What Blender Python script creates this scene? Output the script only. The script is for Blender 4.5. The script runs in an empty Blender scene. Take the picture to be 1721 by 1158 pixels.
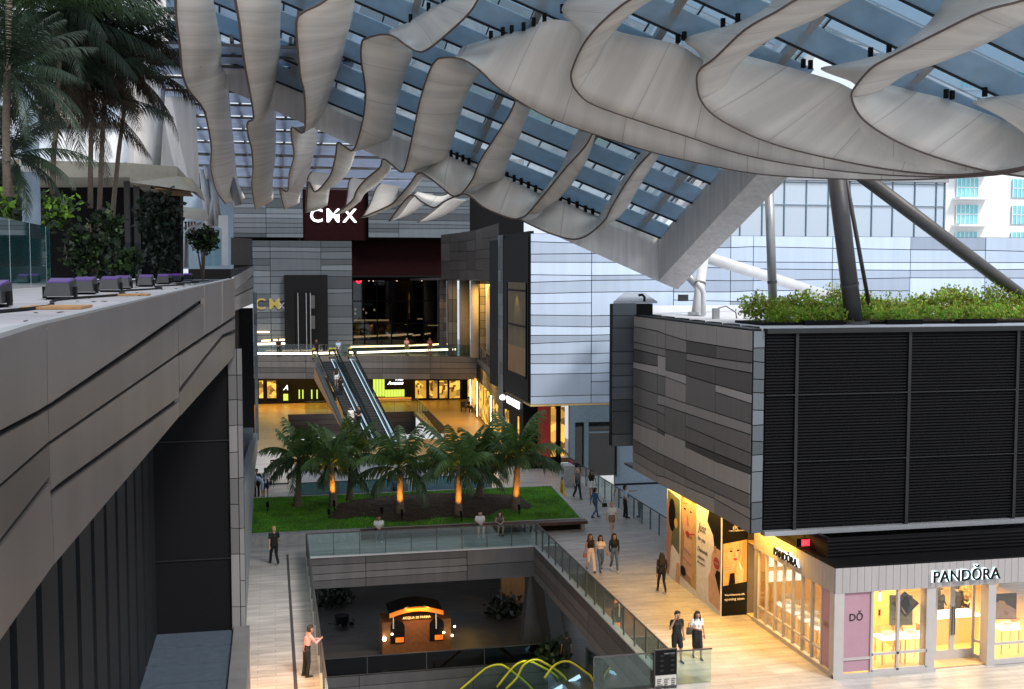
import bpy, math, random
from mathutils import Vector, Matrix
V = Vector
R = math.radians
SC = bpy.context.scene
COL = SC.collection

# ------------------------------------------------------------------ camera, sky, sun, exposure
EYE = V((0, 0, 13.4))
PITCH, YAW, FOC = math.atan(124 / 1900.), math.atan(406 / math.hypot(1900., 124)), 1900.
cd = bpy.data.cameras.new('camera')
cam = bpy.data.objects.new('camera', cd); COL.objects.link(cam)
cam.location = EYE
cam.rotation_euler = (math.pi / 2 - PITCH, 0, -YAW)
cd.sensor_width = 36; cd.lens = FOC / 1721 * 36
cd.clip_start = .05; cd.clip_end = 3000
SC.camera = cam
SUN_EL, SUN_ROT = 48, 150          # sun high, behind and to the right of the camera
w = bpy.data.worlds.new('World'); SC.world = w; w.use_nodes = True
nt = w.node_tree; nt.nodes.clear()
out = nt.nodes.new('ShaderNodeOutputWorld'); bg = nt.nodes.new('ShaderNodeBackground')
sky = nt.nodes.new('ShaderNodeTexSky'); sky.sky_type = 'NISHITA'; sky.sun_disc = False
sky.sun_elevation = R(SUN_EL); sky.sun_rotation = R(SUN_ROT); sky.dust_density = 2.5
tc = nt.nodes.new('ShaderNodeTexCoord'); nz = nt.nodes.new('ShaderNodeTexNoise')
nz.inputs['Scale'].default_value = 2.2; nz.inputs['Detail'].default_value = 6
rp = nt.nodes.new('ShaderNodeValToRGB'); rp.color_ramp.elements[0].position = .3; rp.color_ramp.elements[1].position = .55
rp.color_ramp.elements[0].color = (.5, .5, .5, 1); rp.color_ramp.elements[1].color = (.95, .95, .95, 1)
mx = nt.nodes.new('ShaderNodeMix'); mx.data_type = 'RGBA'; mx.inputs[7].default_value = (10.5, 11.6, 13.2, 1)
nt.links.new(tc.outputs['Generated'], nz.inputs['Vector']); nt.links.new(nz.outputs['Fac'], rp.inputs['Fac'])
nt.links.new(rp.outputs['Color'], mx.inputs[0]); nt.links.new(sky.outputs['Color'], mx.inputs[6])
nt.links.new(mx.outputs[2], bg.inputs['Color']); bg.inputs['Strength'].default_value = .066
nt.links.new(bg.outputs['Background'], out.inputs['Surface'])
sl = bpy.data.lights.new('sun', 'SUN'); sl.energy = 2.2; sl.angle = R(14); sl.color = (1, .96, .9)
so = bpy.data.objects.new('sun', sl); COL.objects.link(so)
so.rotation_euler = (R(90 - SUN_EL), 0, R(180 - SUN_ROT))
SC.view_settings.view_transform = 'Standard'; SC.view_settings.look = 'None'
SC.view_settings.exposure = 0.5; SC.view_settings.gamma = 1; SC.view_settings.use_curve_mapping = False
SC.cycles.use_denoising = True; SC.cycles.max_bounces = 7; SC.cycles.transparent_max_bounces = 24
SC.cycles.diffuse_bounces = 4; SC.cycles.glossy_bounces = 3; SC.cycles.sample_clamp_indirect = 6

# ------------------------------------------------------------------ pixel of the photograph -> place in the world
def ray(px, py):
    x = (px - 860.5) / FOC; y = -(py - 579.) / FOC
    f = math.cos(PITCH) + y * math.sin(PITCH); u = -math.sin(PITCH) + y * math.cos(PITCH)
    return V((x * math.cos(YAW) + f * math.sin(YAW), -x * math.sin(YAW) + f * math.cos(YAW), u))
def atz(px, py, z=0.): r = ray(px, py); return EYE + r * ((z - EYE.z) / r.z)
def aty(px, py, y): r = ray(px, py); return EYE + r * (y / r.y)
def atx(px, py, x): r = ray(px, py); return EYE + r * (x / r.x)

# ------------------------------------------------------------------ materials
M = {}
def mat(name, col, rough=.6, metal=0., var=.12, scale=6., emit=None, es=0., bump=0., trans=0., tint=False, spec=.5, streak=False, uvstreak=False):
    m = bpy.data.materials.new(name); m.use_nodes = True; n = m.node_tree; n.nodes.clear()
    o = n.nodes.new('ShaderNodeOutputMaterial'); b = n.nodes.new('ShaderNodeBsdfPrincipled')
    b.inputs['Roughness'].default_value = rough; b.inputs['Metallic'].default_value = metal
    b.inputs['Specular IOR Level'].default_value = spec
    t = n.nodes.new('ShaderNodeTexCoord'); z = n.nodes.new('ShaderNodeTexNoise')
    z.inputs['Scale'].default_value = scale; z.inputs['Detail'].default_value = 5
    if streak or uvstreak:
        mp = n.nodes.new('ShaderNodeMapping'); mp.inputs['Scale'].default_value = (1, 1, .08) if streak else (1, .12, 1)
        n.links.new(t.outputs['Object' if streak else 'UV'], mp.inputs['Vector']); n.links.new(mp.outputs['Vector'], z.inputs['Vector'])
    else:
        n.links.new(t.outputs['Object'], z.inputs['Vector'])
    mr = n.nodes.new('ShaderNodeMapRange'); mr.inputs['To Min'].default_value = 1 - var; mr.inputs['To Max'].default_value = 1 + var
    mr.inputs['From Min'].default_value = .3; mr.inputs['From Max'].default_value = .7
    n.links.new(z.outputs['Fac'], mr.inputs['Value'])
    mu = n.nodes.new('ShaderNodeMix'); mu.data_type = 'RGBA'; mu.blend_type = 'MULTIPLY'; mu.inputs[0].default_value = 1
    mu.inputs[6].default_value = (*col, 1)
    val = mr.outputs['Result']
    if tint:
        a = n.nodes.new('ShaderNodeAttribute'); a.attribute_name = 'tint'
        mm = n.nodes.new('ShaderNodeMath'); mm.operation = 'MULTIPLY'
        n.links.new(val, mm.inputs[0]); n.links.new(a.outputs['Fac'], mm.inputs[1]); val = mm.outputs[0]
    n.links.new(val, mu.inputs[7]); n.links.new(mu.outputs[2], b.inputs['Base Color'])
    if emit:
        b.inputs['Emission Color'].default_value = (*emit, 1); b.inputs['Emission Strength'].default_value = es
    if bump:
        bp = n.nodes.new('ShaderNodeBump'); bp.inputs['Strength'].default_value = bump; bp.inputs['Distance'].default_value = .02
        n.links.new(z.outputs['Fac'], bp.inputs['Height']); n.links.new(bp.outputs['Normal'], b.inputs['Normal'])
    if trans:
        tr = n.nodes.new('ShaderNodeBsdfTranslucent'); ms = n.nodes.new('ShaderNodeMixShader'); ms.inputs[0].default_value = trans
        n.links.new(mu.outputs[2], tr.inputs['Color']); n.links.new(b.outputs[0], ms.inputs[1]); n.links.new(tr.outputs[0], ms.inputs[2])
        n.links.new(ms.outputs[0], o.inputs['Surface'])
    else:
        n.links.new(b.outputs[0], o.inputs['Surface'])
    M[name] = m; return m
def glassmat(name, tintc, gl=.1, rough=.02, body=None, bf=0.):
    m = bpy.data.materials.new(name); m.use_nodes = True; n = m.node_tree; n.nodes.clear()
    o = n.nodes.new('ShaderNodeOutputMaterial'); t = n.nodes.new('ShaderNodeBsdfTransparent'); g = n.nodes.new('ShaderNodeBsdfGlossy')
    t.inputs['Color'].default_value = (*tintc, 1); g.inputs['Roughness'].default_value = rough
    lw = n.nodes.new('ShaderNodeFresnel'); lw.inputs['IOR'].default_value = 1.45
    mr = n.nodes.new('ShaderNodeMapRange'); mr.inputs['To Min'].default_value = gl; mr.inputs['To Max'].default_value = .75
    n.links.new(lw.outputs[0], mr.inputs['Value'])
    ms = n.nodes.new('ShaderNodeMixShader'); n.links.new(mr.outputs['Result'], ms.inputs[0])
    src = t.outputs[0]
    if body:
        d = n.nodes.new('ShaderNodeBsdfDiffuse'); d.inputs['Color'].default_value = (*body, 1)
        m2 = n.nodes.new('ShaderNodeMixShader'); m2.inputs[0].default_value = bf
        n.links.new(t.outputs[0], m2.inputs[1]); n.links.new(d.outputs[0], m2.inputs[2]); src = m2.outputs[0]
    n.links.new(src, ms.inputs[1]); n.links.new(g.outputs[0], ms.inputs[2]); n.links.new(ms.outputs[0], o.inputs['Surface'])
    M[name] = m; return m
mat('panel', (.175, .168, .165), .45, .15, .13, 2.2, tint=True, streak=True)
mat('panel_taupe', (.12, .108, .105), .36, .45, .16, 2.2, tint=True, streak=True)
mat('panel_warm', (.20, .182, .172), .5, .1, .06, 3, tint=True, streak=True)
mat('panel_cool', (.17, .195, .22), .4, .3, .06, 3, tint=True, streak=True)
mat('panel_white', (.62, .74, .92), .4, .1, .05, 2, tint=True, streak=True)
mat('panel_brown', (.07, .06, .055), .5, .2, .08, 3, tint=True)
mat('joint', (.012, .013, .016), .7, spec=.2)
mat('dark_metal', (.025, .027, .03), .5, .4)
mat('black', (.004, .004, .0045), .6, spec=.15)
mat('louver', (.006, .0062, .007), .6, 0, .15, 9, spec=.15)
mat('louver_frame', (.014, .0155, .016), .5, .3)
mat('maroon', (.014, .0025, .0035), .8, .0, .15, 2, spec=.08); mat('dim_gold', (.13, .095, .04), .6, 0, .35, .5); mat('teal_window', (.22, .60, .66), .3, 0, .1, 2)
mat('steel', (.36, .37, .39), .4, .5, .06, 2)
mat('steel_white', (.62, .63, .64), .5, .1, .08, 1.2)
mat('steel_dark', (.09, .085, .085), .5, .4, .1, 2)
mat('beam_white', (.66, .63, .61), .55, 0, .13, 4, streak=True)
mat('ribbon', (.89, .85, .80), .5, 0, .022, 9, trans=.36, uvstreak=True)
mat('hem', (.11, .08, .07), .6)
mat('blade_grey', (.44, .58, .69), .45, .05, .08, 1.5, trans=.45)
mat('blade_frost', (.55, .62, .74), .5, 0, .10, 1.2, trans=.5)
mat('blade_lip', (.02, .022, .028), .5, .3)
mat('roof_white', (.27, .265, .285), .8, 0, .2, .8, bump=.4)
mat('roof_pale', (.62, .62, .65), .8, 0, .12, 3)
mat('beige', (.46, .42, .34), .7, 0, .08, 5)
mat('wood_soffit', (.30, .16, .06), .6, 0, .2, 9, streak=True)
mat('stucco_white', (.82, .82, .82), .8, 0, .04, 3)
mat('blue_wall', (.30, .39, .48), .55, .1, .06, 4)
mat('blue_frame', (.20, .28, .34), .45, .3)
mat('ledge_tile', (.055, .075, .10), .6, 0, .15, 5)
mat('mesh_dark', (.005, .0052, .006), .7, 0, .3, 40, spec=.15)
mat('rib_panel', (.011, .013, .015), .6, 0, .25, 25, spec=.2)
mat('grass_base', (.06, .19, .02), .9, 0, .35, 3, bump=.3)
mat('mulch', (.055, .036, .022), .95, 0, .5, 9, bump=.8)
mat('concrete', (.42, .41, .40), .8, 0, .14, 4)
mat('bench_wood', (.07, .032, .026), .55, 0, .25, 8, streak=True)
mat('trunk', (.17, .13, .095), .9, 0, .3, 12, bump=.6)
mat('frond', (.11, .20, .055), .4, 0, .4, 2.5, trans=.2)
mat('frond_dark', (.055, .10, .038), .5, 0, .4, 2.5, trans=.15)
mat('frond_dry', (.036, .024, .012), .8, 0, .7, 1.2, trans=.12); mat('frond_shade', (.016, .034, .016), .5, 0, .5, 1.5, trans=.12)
mat('leaf', (.05, .10, .025), .5, 0, .5, 5, trans=.2)
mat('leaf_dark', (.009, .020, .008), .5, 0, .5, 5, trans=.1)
mat('leaf_bright', (.22, .42, .04), .5, 0, .45, 2.2, trans=.35)
mat('leaf_yellow', (.38, .44, .06), .5, 0, .45, 2.2, trans=.35)
mat('leaf_olive', (.26, .25, .05), .5, 0, .45, 2.2, trans=.3)
mat('shop_white', (.36, .335, .33), .6, 0, .05, 4, streak=True)
mat('shop_frame', (.46, .435, .42), .5, .1, .04, 3)
mat('pink', (.40, .23, .28), .6, 0, .04, 3)
mat('shop_wall', (.75, .50, .20), .6, 0, .06, 2)
mat('shop_floor', (.62, .42, .20), .35, 0, .1, 6)
mat('shop_counter', (.72, .50, .28), .45, 0, .05, 4)
mat('white', (.8, .8, .8), .5, 0, .03, 4)
mat('yellow', (.85, .55, .02), .45, 0, .05, 5)
mat('kiosk_brown', (.18, .07, .02), .5, 0, .2, 5)
mat('kiosk_orange', (.80, .22, .02), .5, 0, .05, 5, emit=(1, .25, .02), es=.35)
mat('sign_paper', (.5, .48, .44), .6)
mat('red_curtain', (.28, .03, .025), .7, 0, .35, 6, streak=True, emit=(.5, .05, .04), es=.12)
mat('handrail_yellow', (.62, .56, .03), .35, 0, .15, 3)
mat('escalator_steel', (.09, .11, .12), .4, .5)
mat('step_dark', (.05, .055, .06), .6, .3)
def em(name, c, s): return mat(name, (.02, .02, .02), .5, emit=c, es=s)
em('led_warm', (1, .66, .30), 4.); em('led_white', (1, .78, .55), 3.8); em('sign_white', (.95, .95, 1), 2.2)
em('sign_gold', (.75, .55, .12), .35); em('sign_red', (1, .02, .04), 3.); em('exit_red', (1, .03, .05), 1.6)
em('window_green', (.62, .8, .10), .9); em('lamp_hot', (1, .80, .45), 14)
em('ceiling_glow', (1, .84, .52), 3.2); em('case_light', (1, .90, .70), 2.6); em('teal_glow', (.1, .5, .45), .5)
em('letter_warm', (1, .55, .15), 1.6); em('esc_light', (.6, .82, 1), .9); em('purple_reflection', (.10, .03, .30), .45); em('sign_halo', (.75, .95, 1), 1.7)
glassmat('glass', (.80, .90, .90), .02); glassmat('glass_rail', (.78, .91, .91), .035, body=(.12, .34, .36), bf=.015); glassmat('glass_blue', (.5, .68, .74), .08, body=(.22, .40, .48), bf=.4)
glassmat('glass_teal', (.30, .55, .56), .10, .03, (.05, .22, .23), .35)
glassmat('glass_dark', (.16, .17, .18), .04); glassmat('glass_roof', (.62, .80, .92), .05)
glassmat('glass_clear', (.93, .93, .92), .03)
glassmat('glass_mirror', (.45, .58, .70), .35, .015, (.66, .82, 1.0), .75)

def litwin(name, c, s, sc):
    m = mat(name, (.02, .02, .02), .5, emit=c, es=s); n = m.node_tree; b = [x for x in n.nodes if x.type == 'BSDF_PRINCIPLED'][0]
    t = [x for x in n.nodes if x.type == 'TEX_COORD'][0]; v = n.nodes.new('ShaderNodeTexVoronoi'); v.distance = 'MANHATTAN'; v.inputs['Scale'].default_value = sc
    n.links.new(t.outputs['Object'], v.inputs['Vector']); bw = n.nodes.new('ShaderNodeRGBToBW'); n.links.new(v.outputs['Color'], bw.inputs[0])
    r = n.nodes.new('ShaderNodeMapRange'); r.inputs['From Min'].default_value = .25; r.inputs['From Max'].default_value = .7; r.inputs['To Min'].default_value = s * .12; r.inputs['To Max'].default_value = s
    n.links.new(bw.outputs[0], r.inputs['Value']); n.links.new(r.outputs['Result'], b.inputs['Emission Strength'])
litwin('window_amber', (1, .52, .07), 1.0, 1.7)
# deck stone: pale slabs with fine staggered joints
def stone(name, c1, c2, sx, sy, rough=.5):
    m = mat(name, c1, rough, 0, .10, .35); n = m.node_tree
    b = [x for x in n.nodes if x.type == 'BSDF_PRINCIPLED'][0]; mu = b.inputs['Base Color'].links[0].from_node
    br = n.nodes.new('ShaderNodeTexBrick'); br.inputs['Scale'].default_value = 1
    br.inputs['Color1'].default_value = (*c1, 1); br.inputs['Color2'].default_value = (*c2, 1); br.inputs['Mortar'].default_value = (*[x * .62 for x in c1], 1)
    br.inputs['Mortar Size'].default_value = .012; br.inputs['Brick Width'].default_value = sx; br.inputs['Row Height'].default_value = sy
    t = [x for x in n.nodes if x.type == 'TEX_COORD'][0]; n.links.new(t.outputs['Object'], br.inputs['Vector'])
    z2 = n.nodes.new('ShaderNodeTexNoise'); z2.inputs['Scale'].default_value = 1.3; z2.inputs['Detail'].default_value = 8
    mp = n.nodes.new('ShaderNodeMapping'); mp.inputs['Scale'].default_value = (.45, 2.2, 1)
    n.links.new(t.outputs['Object'], mp.inputs['Vector']); n.links.new(mp.outputs['Vector'], z2.inputs['Vector'])
    mr = n.nodes.new('ShaderNodeMapRange'); mr.inputs['From Min'].default_value = .35; mr.inputs['From Max'].default_value = .7
    mr.inputs['To Min'].default_value = .72; mr.inputs['To Max'].default_value = 1.12
    m2 = n.nodes.new('ShaderNodeMix'); m2.data_type = 'RGBA'; m2.blend_type = 'MULTIPLY'; m2.inputs[0].default_value = 1
    n.links.new(z2.outputs['Fac'], mr.inputs['Value']); n.links.new(br.outputs['Color'], m2.inputs[6]); n.links.new(mr.outputs['Result'], m2.inputs[7])
    n.links.new(m2.outputs[2], mu.inputs[6]); return m
stone('golden_lit_stone', (.40, .27, .11), (.33, .22, .09), 1.2, .3, .34)  # deck stone again, with the golden lamplight put into its colour
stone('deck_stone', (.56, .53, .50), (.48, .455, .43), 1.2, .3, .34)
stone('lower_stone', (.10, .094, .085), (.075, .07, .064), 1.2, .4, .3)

def weather(name, seam, dirt):
    m = M[name]; n = m.node_tree; mu = [x for x in n.nodes if x.type == 'MIX'][0]; dst = [l.to_socket for l in n.links if l.from_node == mu]
    t = [x for x in n.nodes if x.type == 'TEX_COORD'][0]; sp = n.nodes.new('ShaderNodeSeparateXYZ'); n.links.new(t.outputs['UV'], sp.inputs[0])
    d = n.nodes.new('ShaderNodeMath'); d.operation = 'DIVIDE'; d.inputs[1].default_value = seam; f = n.nodes.new('ShaderNodeMath'); f.operation = 'FRACT'
    n.links.new(sp.outputs[0], d.inputs[0]); n.links.new(d.outputs[0], f.inputs[0]); c = n.nodes.new('ShaderNodeMath'); c.operation = 'GREATER_THAN'; c.inputs[1].default_value = .018; n.links.new(f.outputs[0], c.inputs[0])
    sm = n.nodes.new('ShaderNodeMapRange'); sm.inputs['To Min'].default_value = .75; n.links.new(c.outputs[0], sm.inputs['Value'])
    mp = n.nodes.new('ShaderNodeMapping'); mp.inputs['Scale'].default_value = (.9, .35, 1); z = n.nodes.new('ShaderNodeTexNoise'); z.inputs['Scale'].default_value = 1.; z.inputs['Detail'].default_value = 7
    n.links.new(t.outputs['UV'], mp.inputs['Vector']); n.links.new(mp.outputs['Vector'], z.inputs['Vector'])
    r = n.nodes.new('ShaderNodeMapRange'); r.inputs['From Min'].default_value = .38; r.inputs['From Max'].default_value = .62; r.inputs['To Min'].default_value = dirt; r.inputs['To Max'].default_value = 1.06; n.links.new(z.outputs['Fac'], r.inputs['Value'])
    k = n.nodes.new('ShaderNodeMath'); k.operation = 'MULTIPLY'; n.links.new(sm.outputs['Result'], k.inputs[0]); n.links.new(r.outputs['Result'], k.inputs[1])
    m2 = n.nodes.new('ShaderNodeMix'); m2.data_type = 'RGBA'; m2.blend_type = 'MULTIPLY'; m2.inputs[0].default_value = 1
    n.links.new(mu.outputs[2], m2.inputs[6]); n.links.new(k.outputs[0], m2.inputs[7])
    for s in dst: n.links.new(m2.outputs[2], s)
weather('ribbon', 2.6, .87)

# ------------------------------------------------------------------ mesh builder
class MB:
    def __init__(s): s.v = []; s.f = []; s.m = []; s.t = []; s.uv = {}
    def face(s, pts, m=0, t=1., uv=None):
        k = len(s.v); s.v += [tuple(p) for p in pts]; s.f.append(list(range(k, k + len(pts)))); s.m.append(m); s.t.append(t)
        if uv: s.uv[len(s.f) - 1] = uv
        return s
    def box(s, x0, x1, y0, y1, z0, z1, m=0, t=1.):
        return s.hexa([(x0, y0, z0), (x1, y0, z0), (x1, y1, z0), (x0, y1, z0)], [(x0, y0, z1), (x1, y0, z1), (x1, y1, z1), (x0, y1, z1)], m, t)
    def hexa(s, a, b, m=0, t=1.):
        k = len(s.v); n = len(a); s.v += [tuple(p) for p in a] + [tuple(p) for p in b]
        fs = [list(range(k, k + n))[::-1], list(range(k + n, k + 2 * n))] + [[k + i, k + (i + 1) % n, k + n + (i + 1) % n, k + n + i] for i in range(n)]
        s.f += fs; s.m += [m] * len(fs); s.t += [t] * len(fs); return s
    def prism(s, pts, d, m=0, t=1.):
        d = V(d); return s.hexa(pts, [V(p) + d for p in pts], m, t)
    def bar(s, a, b, wd, th, m=0, up=(0, 0, 1), t=1.):
        a, b = V(a), V(b); d = (b - a).normalized(); u = V(up)
        if abs(d.dot(u)) > .98: u = V((0, 1, 0))
        r = d.cross(u).normalized() * wd / 2; q = r.cross(d).normalized() * th / 2
        return s.hexa([a - r - q, a + r - q, a + r + q, a - r + q], [b - r - q, b + r - q, b + r + q, b - r + q], m, t)
    def tube(s, path, r, n=8, m=0, caps=True, t=1.):
        path = [V(p) for p in path]; k0 = len(s.v); L = len(path)
        rr = r if isinstance(r, (list, tuple)) else [r] * L
        prev = None
        for i, p in enumerate(path):
            d = (path[min(i + 1, L - 1)] - path[max(i - 1, 0)]).normalized()
            if prev is None:
                u = V((0, 0, 1)) if abs(d.z) < .9 else V((1, 0, 0))
                e = d.cross(u).normalized()
            else:
                e = (prev - d * prev.dot(d)).normalized()
            prev = e; g = d.cross(e)
            for j in range(n):
                a = 2 * math.pi * j / n; s.v.append(tuple(p + (e * math.cos(a) + g * math.sin(a)) * rr[i]))
        for i in range(L - 1):
            for j in range(n):
                s.f.append([k0 + i * n + j, k0 + i * n + (j + 1) % n, k0 + (i + 1) * n + (j + 1) % n, k0 + (i + 1) * n + j]); s.m.append(m); s.t.append(t)
        if caps:
            s.f.append([k0 + j for j in range(n)][::-1]); s.f.append([k0 + (L - 1) * n + j for j in range(n)]); s.m += [m, m]; s.t += [t, t]
        return s
    def ball(s, c, r, n=10, m=0):
        c = V(c); r = r if isinstance(r, (tuple, list)) else (r, r, r); k0 = len(s.v); h = n // 2
        for i in range(h + 1):
            a = math.pi * i / h
            for j in range(n):
                b = 2 * math.pi * j / n
                s.v.append((c.x + r[0] * math.sin(a) * math.cos(b), c.y + r[1] * math.sin(a) * math.sin(b), c.z + r[2] * math.cos(a)))
        for i in range(h):
            for j in range(n):
                s.f.append([k0 + i * n + j, k0 + (i + 1) * n + j, k0 + (i + 1) * n + (j + 1) % n, k0 + i * n + (j + 1) % n]); s.m.append(m); s.t.append(1.)
        return s
    def build(s, name, mats, parent=None, smooth=False, loc=None):
        me = bpy.data.meshes.new(name)
        off = V(parent.location) if parent is not None else (V(loc) if loc is not None else V((0, 0, 0)))
        if parent is not None and parent.parent is not None: off = off + V(parent.parent.location)
        me.from_pydata([tuple(V(p) - off) for p in s.v], [], s.f)
        for mm in (mats if isinstance(mats, (list, tuple)) else [mats]): me.materials.append(M[mm])
        me.polygons.foreach_set('material_index', s.m)
        if smooth: me.polygons.foreach_set('use_smooth', [True] * len(s.f))
        a = me.attributes.new('tint', 'FLOAT', 'FACE'); a.data.foreach_set('value', s.t)
        if s.uv:
            ul = me.uv_layers.new(name='UVMap')
            for fi, uv in s.uv.items():
                for li, q in zip(me.polygons[fi].loop_indices, uv): ul.data[li].uv = q
        me.update()
        o = bpy.data.objects.new(name, me); COL.objects.link(o)
        if parent is not None: o.parent = parent
        elif loc is not None: o.location = loc
        return o
def tag(o, label, cat, group=None):
    o['label'] = label; o['category'] = cat
    if group: o['group'] = group
    return o
def thing(name, label, cat, loc=(0, 0, 0), group=None):
    o = bpy.data.objects.new(name, None); COL.objects.link(o); o.location = loc; o.empty_display_size = .3
    return tag(o, label, cat, group)
def struct(o, kind='structure'): o['kind'] = kind; return o
def kids(o): return [c for c in COL.objects if c.parent == o]
def dup(o, loc, rz=0., label=None, sc=None):
    def cp(a, par):
        c = a.copy(); COL.objects.link(c)
        if par is not None: c.parent = par
        for ch in CH.get(a.name, []): cp(ch, c)
        return c
    CH = {}
    for x in bpy.data.objects:
        if x.parent: CH.setdefault(x.parent.name, []).append(x)
    c = cp(o, None); c.location = loc; c.rotation_euler = (0, 0, rz)
    if sc: c.scale = sc if isinstance(sc, (tuple, list)) else (sc, sc, sc)
    if label: c['label'] = label
    return c
FONT = None
def text(s, name, material, parent, origin, u, v, width=None, height=None, depth=.03, bold=.0, shear=0., space=1.):
    """lettering as a mesh: starts at origin, runs along u, rises along v"""
    cu = bpy.data.curves.new(name, 'FONT'); cu.body = s; cu.size = 1; cu.extrude = .5; cu.offset = bold; cu.shear = shear; cu.resolution_u = 3; cu.space_character = space
    ob = bpy.data.objects.new(name, cu); COL.objects.link(ob)
    dg = bpy.context.evaluated_depsgraph_get(); me = bpy.data.meshes.new_from_object(ob.evaluated_get(dg))
    COL.objects.unlink(ob); bpy.data.objects.remove(ob); bpy.data.curves.remove(cu)
    xs = [p.co.x for p in me.vertices]; ys = [p.co.y for p in me.vertices]
    x0, x1, y0, y1 = min(xs), max(xs), min(ys), max(ys)
    sx = width / (x1 - x0) if width else None; sy = height / (y1 - y0) if height else None
    sx = sx or sy; sy = sy or sx
    u = V(u).normalized(); v = V(v).normalized(); n = u.cross(v); o = V(origin); base = V(parent.location) if parent is not None else V((0, 0, 0))
    if parent is not None and parent.parent is not None: base = base + V(parent.parent.location)
    for p in me.vertices:
        c = p.co.copy(); p.co = o + u * ((c.x - x0) * sx) + v * ((c.y - y0) * sy) + n * (c.z * depth + depth / 2) - base
    me.name = name; me.materials.clear(); me.materials.append(M[material]); me.update()
    ob = bpy.data.objects.new(name, me); COL.objects.link(ob)
    if parent is not None: ob.parent = parent
    return ob
def facade(mb, o, u, v, W, Hh, cols, rows, seed, lo=.6, hi=1.35, jit=.25, gap=.03, depth=.06, split=.16, slope=0., keep=.7):
    """rain-screen cladding: bands with slightly tilted joints, broken at the column joints"""
    rng = random.Random(seed); o, u, v = V(o), V(u), V(v); n = u.cross(v)
    if isinstance(cols, int): cols = [i * W / cols for i in range(cols + 1)]
    ph = Hh / rows
    hs = []
    for k in range(rows + 1):
        if k in (0, rows): hs.append([k * ph] * len(cols)); continue
        h = k * ph + rng.uniform(-.5, .5) * jit * ph; row = []
        sl_ = rng.uniform(-1, 1) * jit * ph * .5 + slope * ph
        for c in range(len(cols)):
            row.append(h); h += rng.uniform(-.35, .35) * jit * ph; h += sl_ / max(1, len(cols)) * .8
            h = min(max(h, (k - .42) * ph), (k + .42) * ph)
        hs.append(row)
    mb.prism([o - n * .05, o + u * W - n * .05, o + u * W + v * Hh - n * .05, o + v * Hh - n * .05], n * .05, 1)
    tints = [rng.uniform(lo, hi) for _ in range(rows)]
    for c in range(len(cols) - 1):
        k = 0
        while k < rows:
            k2 = k + 1
            if k2 < rows and rng.random() < split: k2 += 1
            t = tints[k] if rng.random() < keep else rng.uniform(lo, hi)
            g = gap / 2; a0, a1 = cols[c] + g, cols[c + 1] - g
            p = [o + u * a0 + v * (hs[k][c] + g), o + u * a1 + v * (hs[k][c + 1] + g), o + u * a1 + v * (hs[k2][c + 1] - g), o + u * a0 + v * (hs[k2][c] - g)]
            mb.prism(p, n * (depth + rng.uniform(-.012, .012)), 0, t); k = k2
    return mb
def area(name, loc, size, power, col, rot=(0, 0, 0), sy=None, spread=None):
    l = bpy.data.lights.new(name, 'AREA'); l.energy = power; l.color = col; l.size = size
    if sy: l.shape = 'RECTANGLE'; l.size_y = sy
    if spread: l.spread = spread
    o = bpy.data.objects.new(name, l); COL.objects.link(o); o.location = loc; o.rotation_euler = rot; return o
def spot(name, loc, target, power, col, ang=60, blend=.6, r=.05):
    l = bpy.data.lights.new(name, 'SPOT'); l.energy = power; l.color = col; l.spot_size = R(ang); l.spot_blend = blend; l.shadow_soft_size = r
    o = bpy.data.objects.new(name, l); COL.objects.link(o); o.location = loc
    o.rotation_euler = (V(target) - V(loc)).to_track_quat('-Z', 'Y').to_euler(); return o

# ================================================================== SETTING
def sheet(name, rects, z0, z1, material):
    b = MB()
    for (x0, x1, y0, y1) in rects: b.box(x0, x1, y0, y1, z0, z1)
    return struct(b.build(name, material))
sheet('ground', [(-900, 900, -300, 1500)], -11.6, -11.3, 'concrete')
sheet('deck', [(-1.9, 1.47, 30, 66), (-8, 32, 22, 30), (1.47, 32, 30, 33.8), (12.5, 19.1, 33.8, 66), (19.1, 32, 33.8, 48.5), (1.47, 12.5, 53, 66),
               (-6, 1.4, 66, 86), (13.2, 19.1, 66, 78)], -.35, 0, 'deck_stone')
sheet('passage_floor', [(13.2, 23, 78, 107), (1.4, 13.2, 81, 89), (-6, 23, 107, 119), (-6, 1.4, 86, 107)], -.35, 0, 'golden_lit_stone')  # same paving as the deck, coloured as lamplit
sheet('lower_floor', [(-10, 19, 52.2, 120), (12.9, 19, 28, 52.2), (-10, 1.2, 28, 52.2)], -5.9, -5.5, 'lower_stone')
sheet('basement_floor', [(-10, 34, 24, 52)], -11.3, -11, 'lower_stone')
# dark drain strip let into the deck
d = MB()
d.face([(.56, 34, .006), (.68, 34, .006), (.65, 53.8, .006), (.55, 53.8, .006)])
struct(d.build('deck_channel', 'steel_dark'))

# cladding round the opening in the deck
t = thing('void_fascia', 'grey panel fascia lining the edge of the deck opening above the orange kiosk', 'fascia', (7, 53, -1.5))
b = MB(); facade(b, (1.47, 52.95, -1.5), (1, 0, 0), (0, 0, 1), 11.0, 1.5, [0, 2.75, 7.6, 11.0], 4, 5, .5, 1.05, .3, .03, .05, .1)
b.build('far_panel', ['panel', 'joint'], t)
b = MB(); facade(b, (12.45, 52.9, -1.62), (0, -1, 0), (0, 0, 1), 19, 1.62, [0, 4.4, 9.5, 14.5, 19], 4, 9, .5, 1.15, .2, .03, .05, .1)
b.build('side_panel', ['panel', 'joint'], t)
b = MB().box(1.44, 12.55, 52.8, 53.02, .0, .05); b.box(12.36, 12.62, 33.8, 52.8, .0, .05); b.box(1.40, 1.62, 33.8, 52.8, 0, .05)
b.build('kerb', 'steel_white', t)
b = MB().box(1.6, 12.4, 53.3, 53.5, -5.4, -1.55); 
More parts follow.
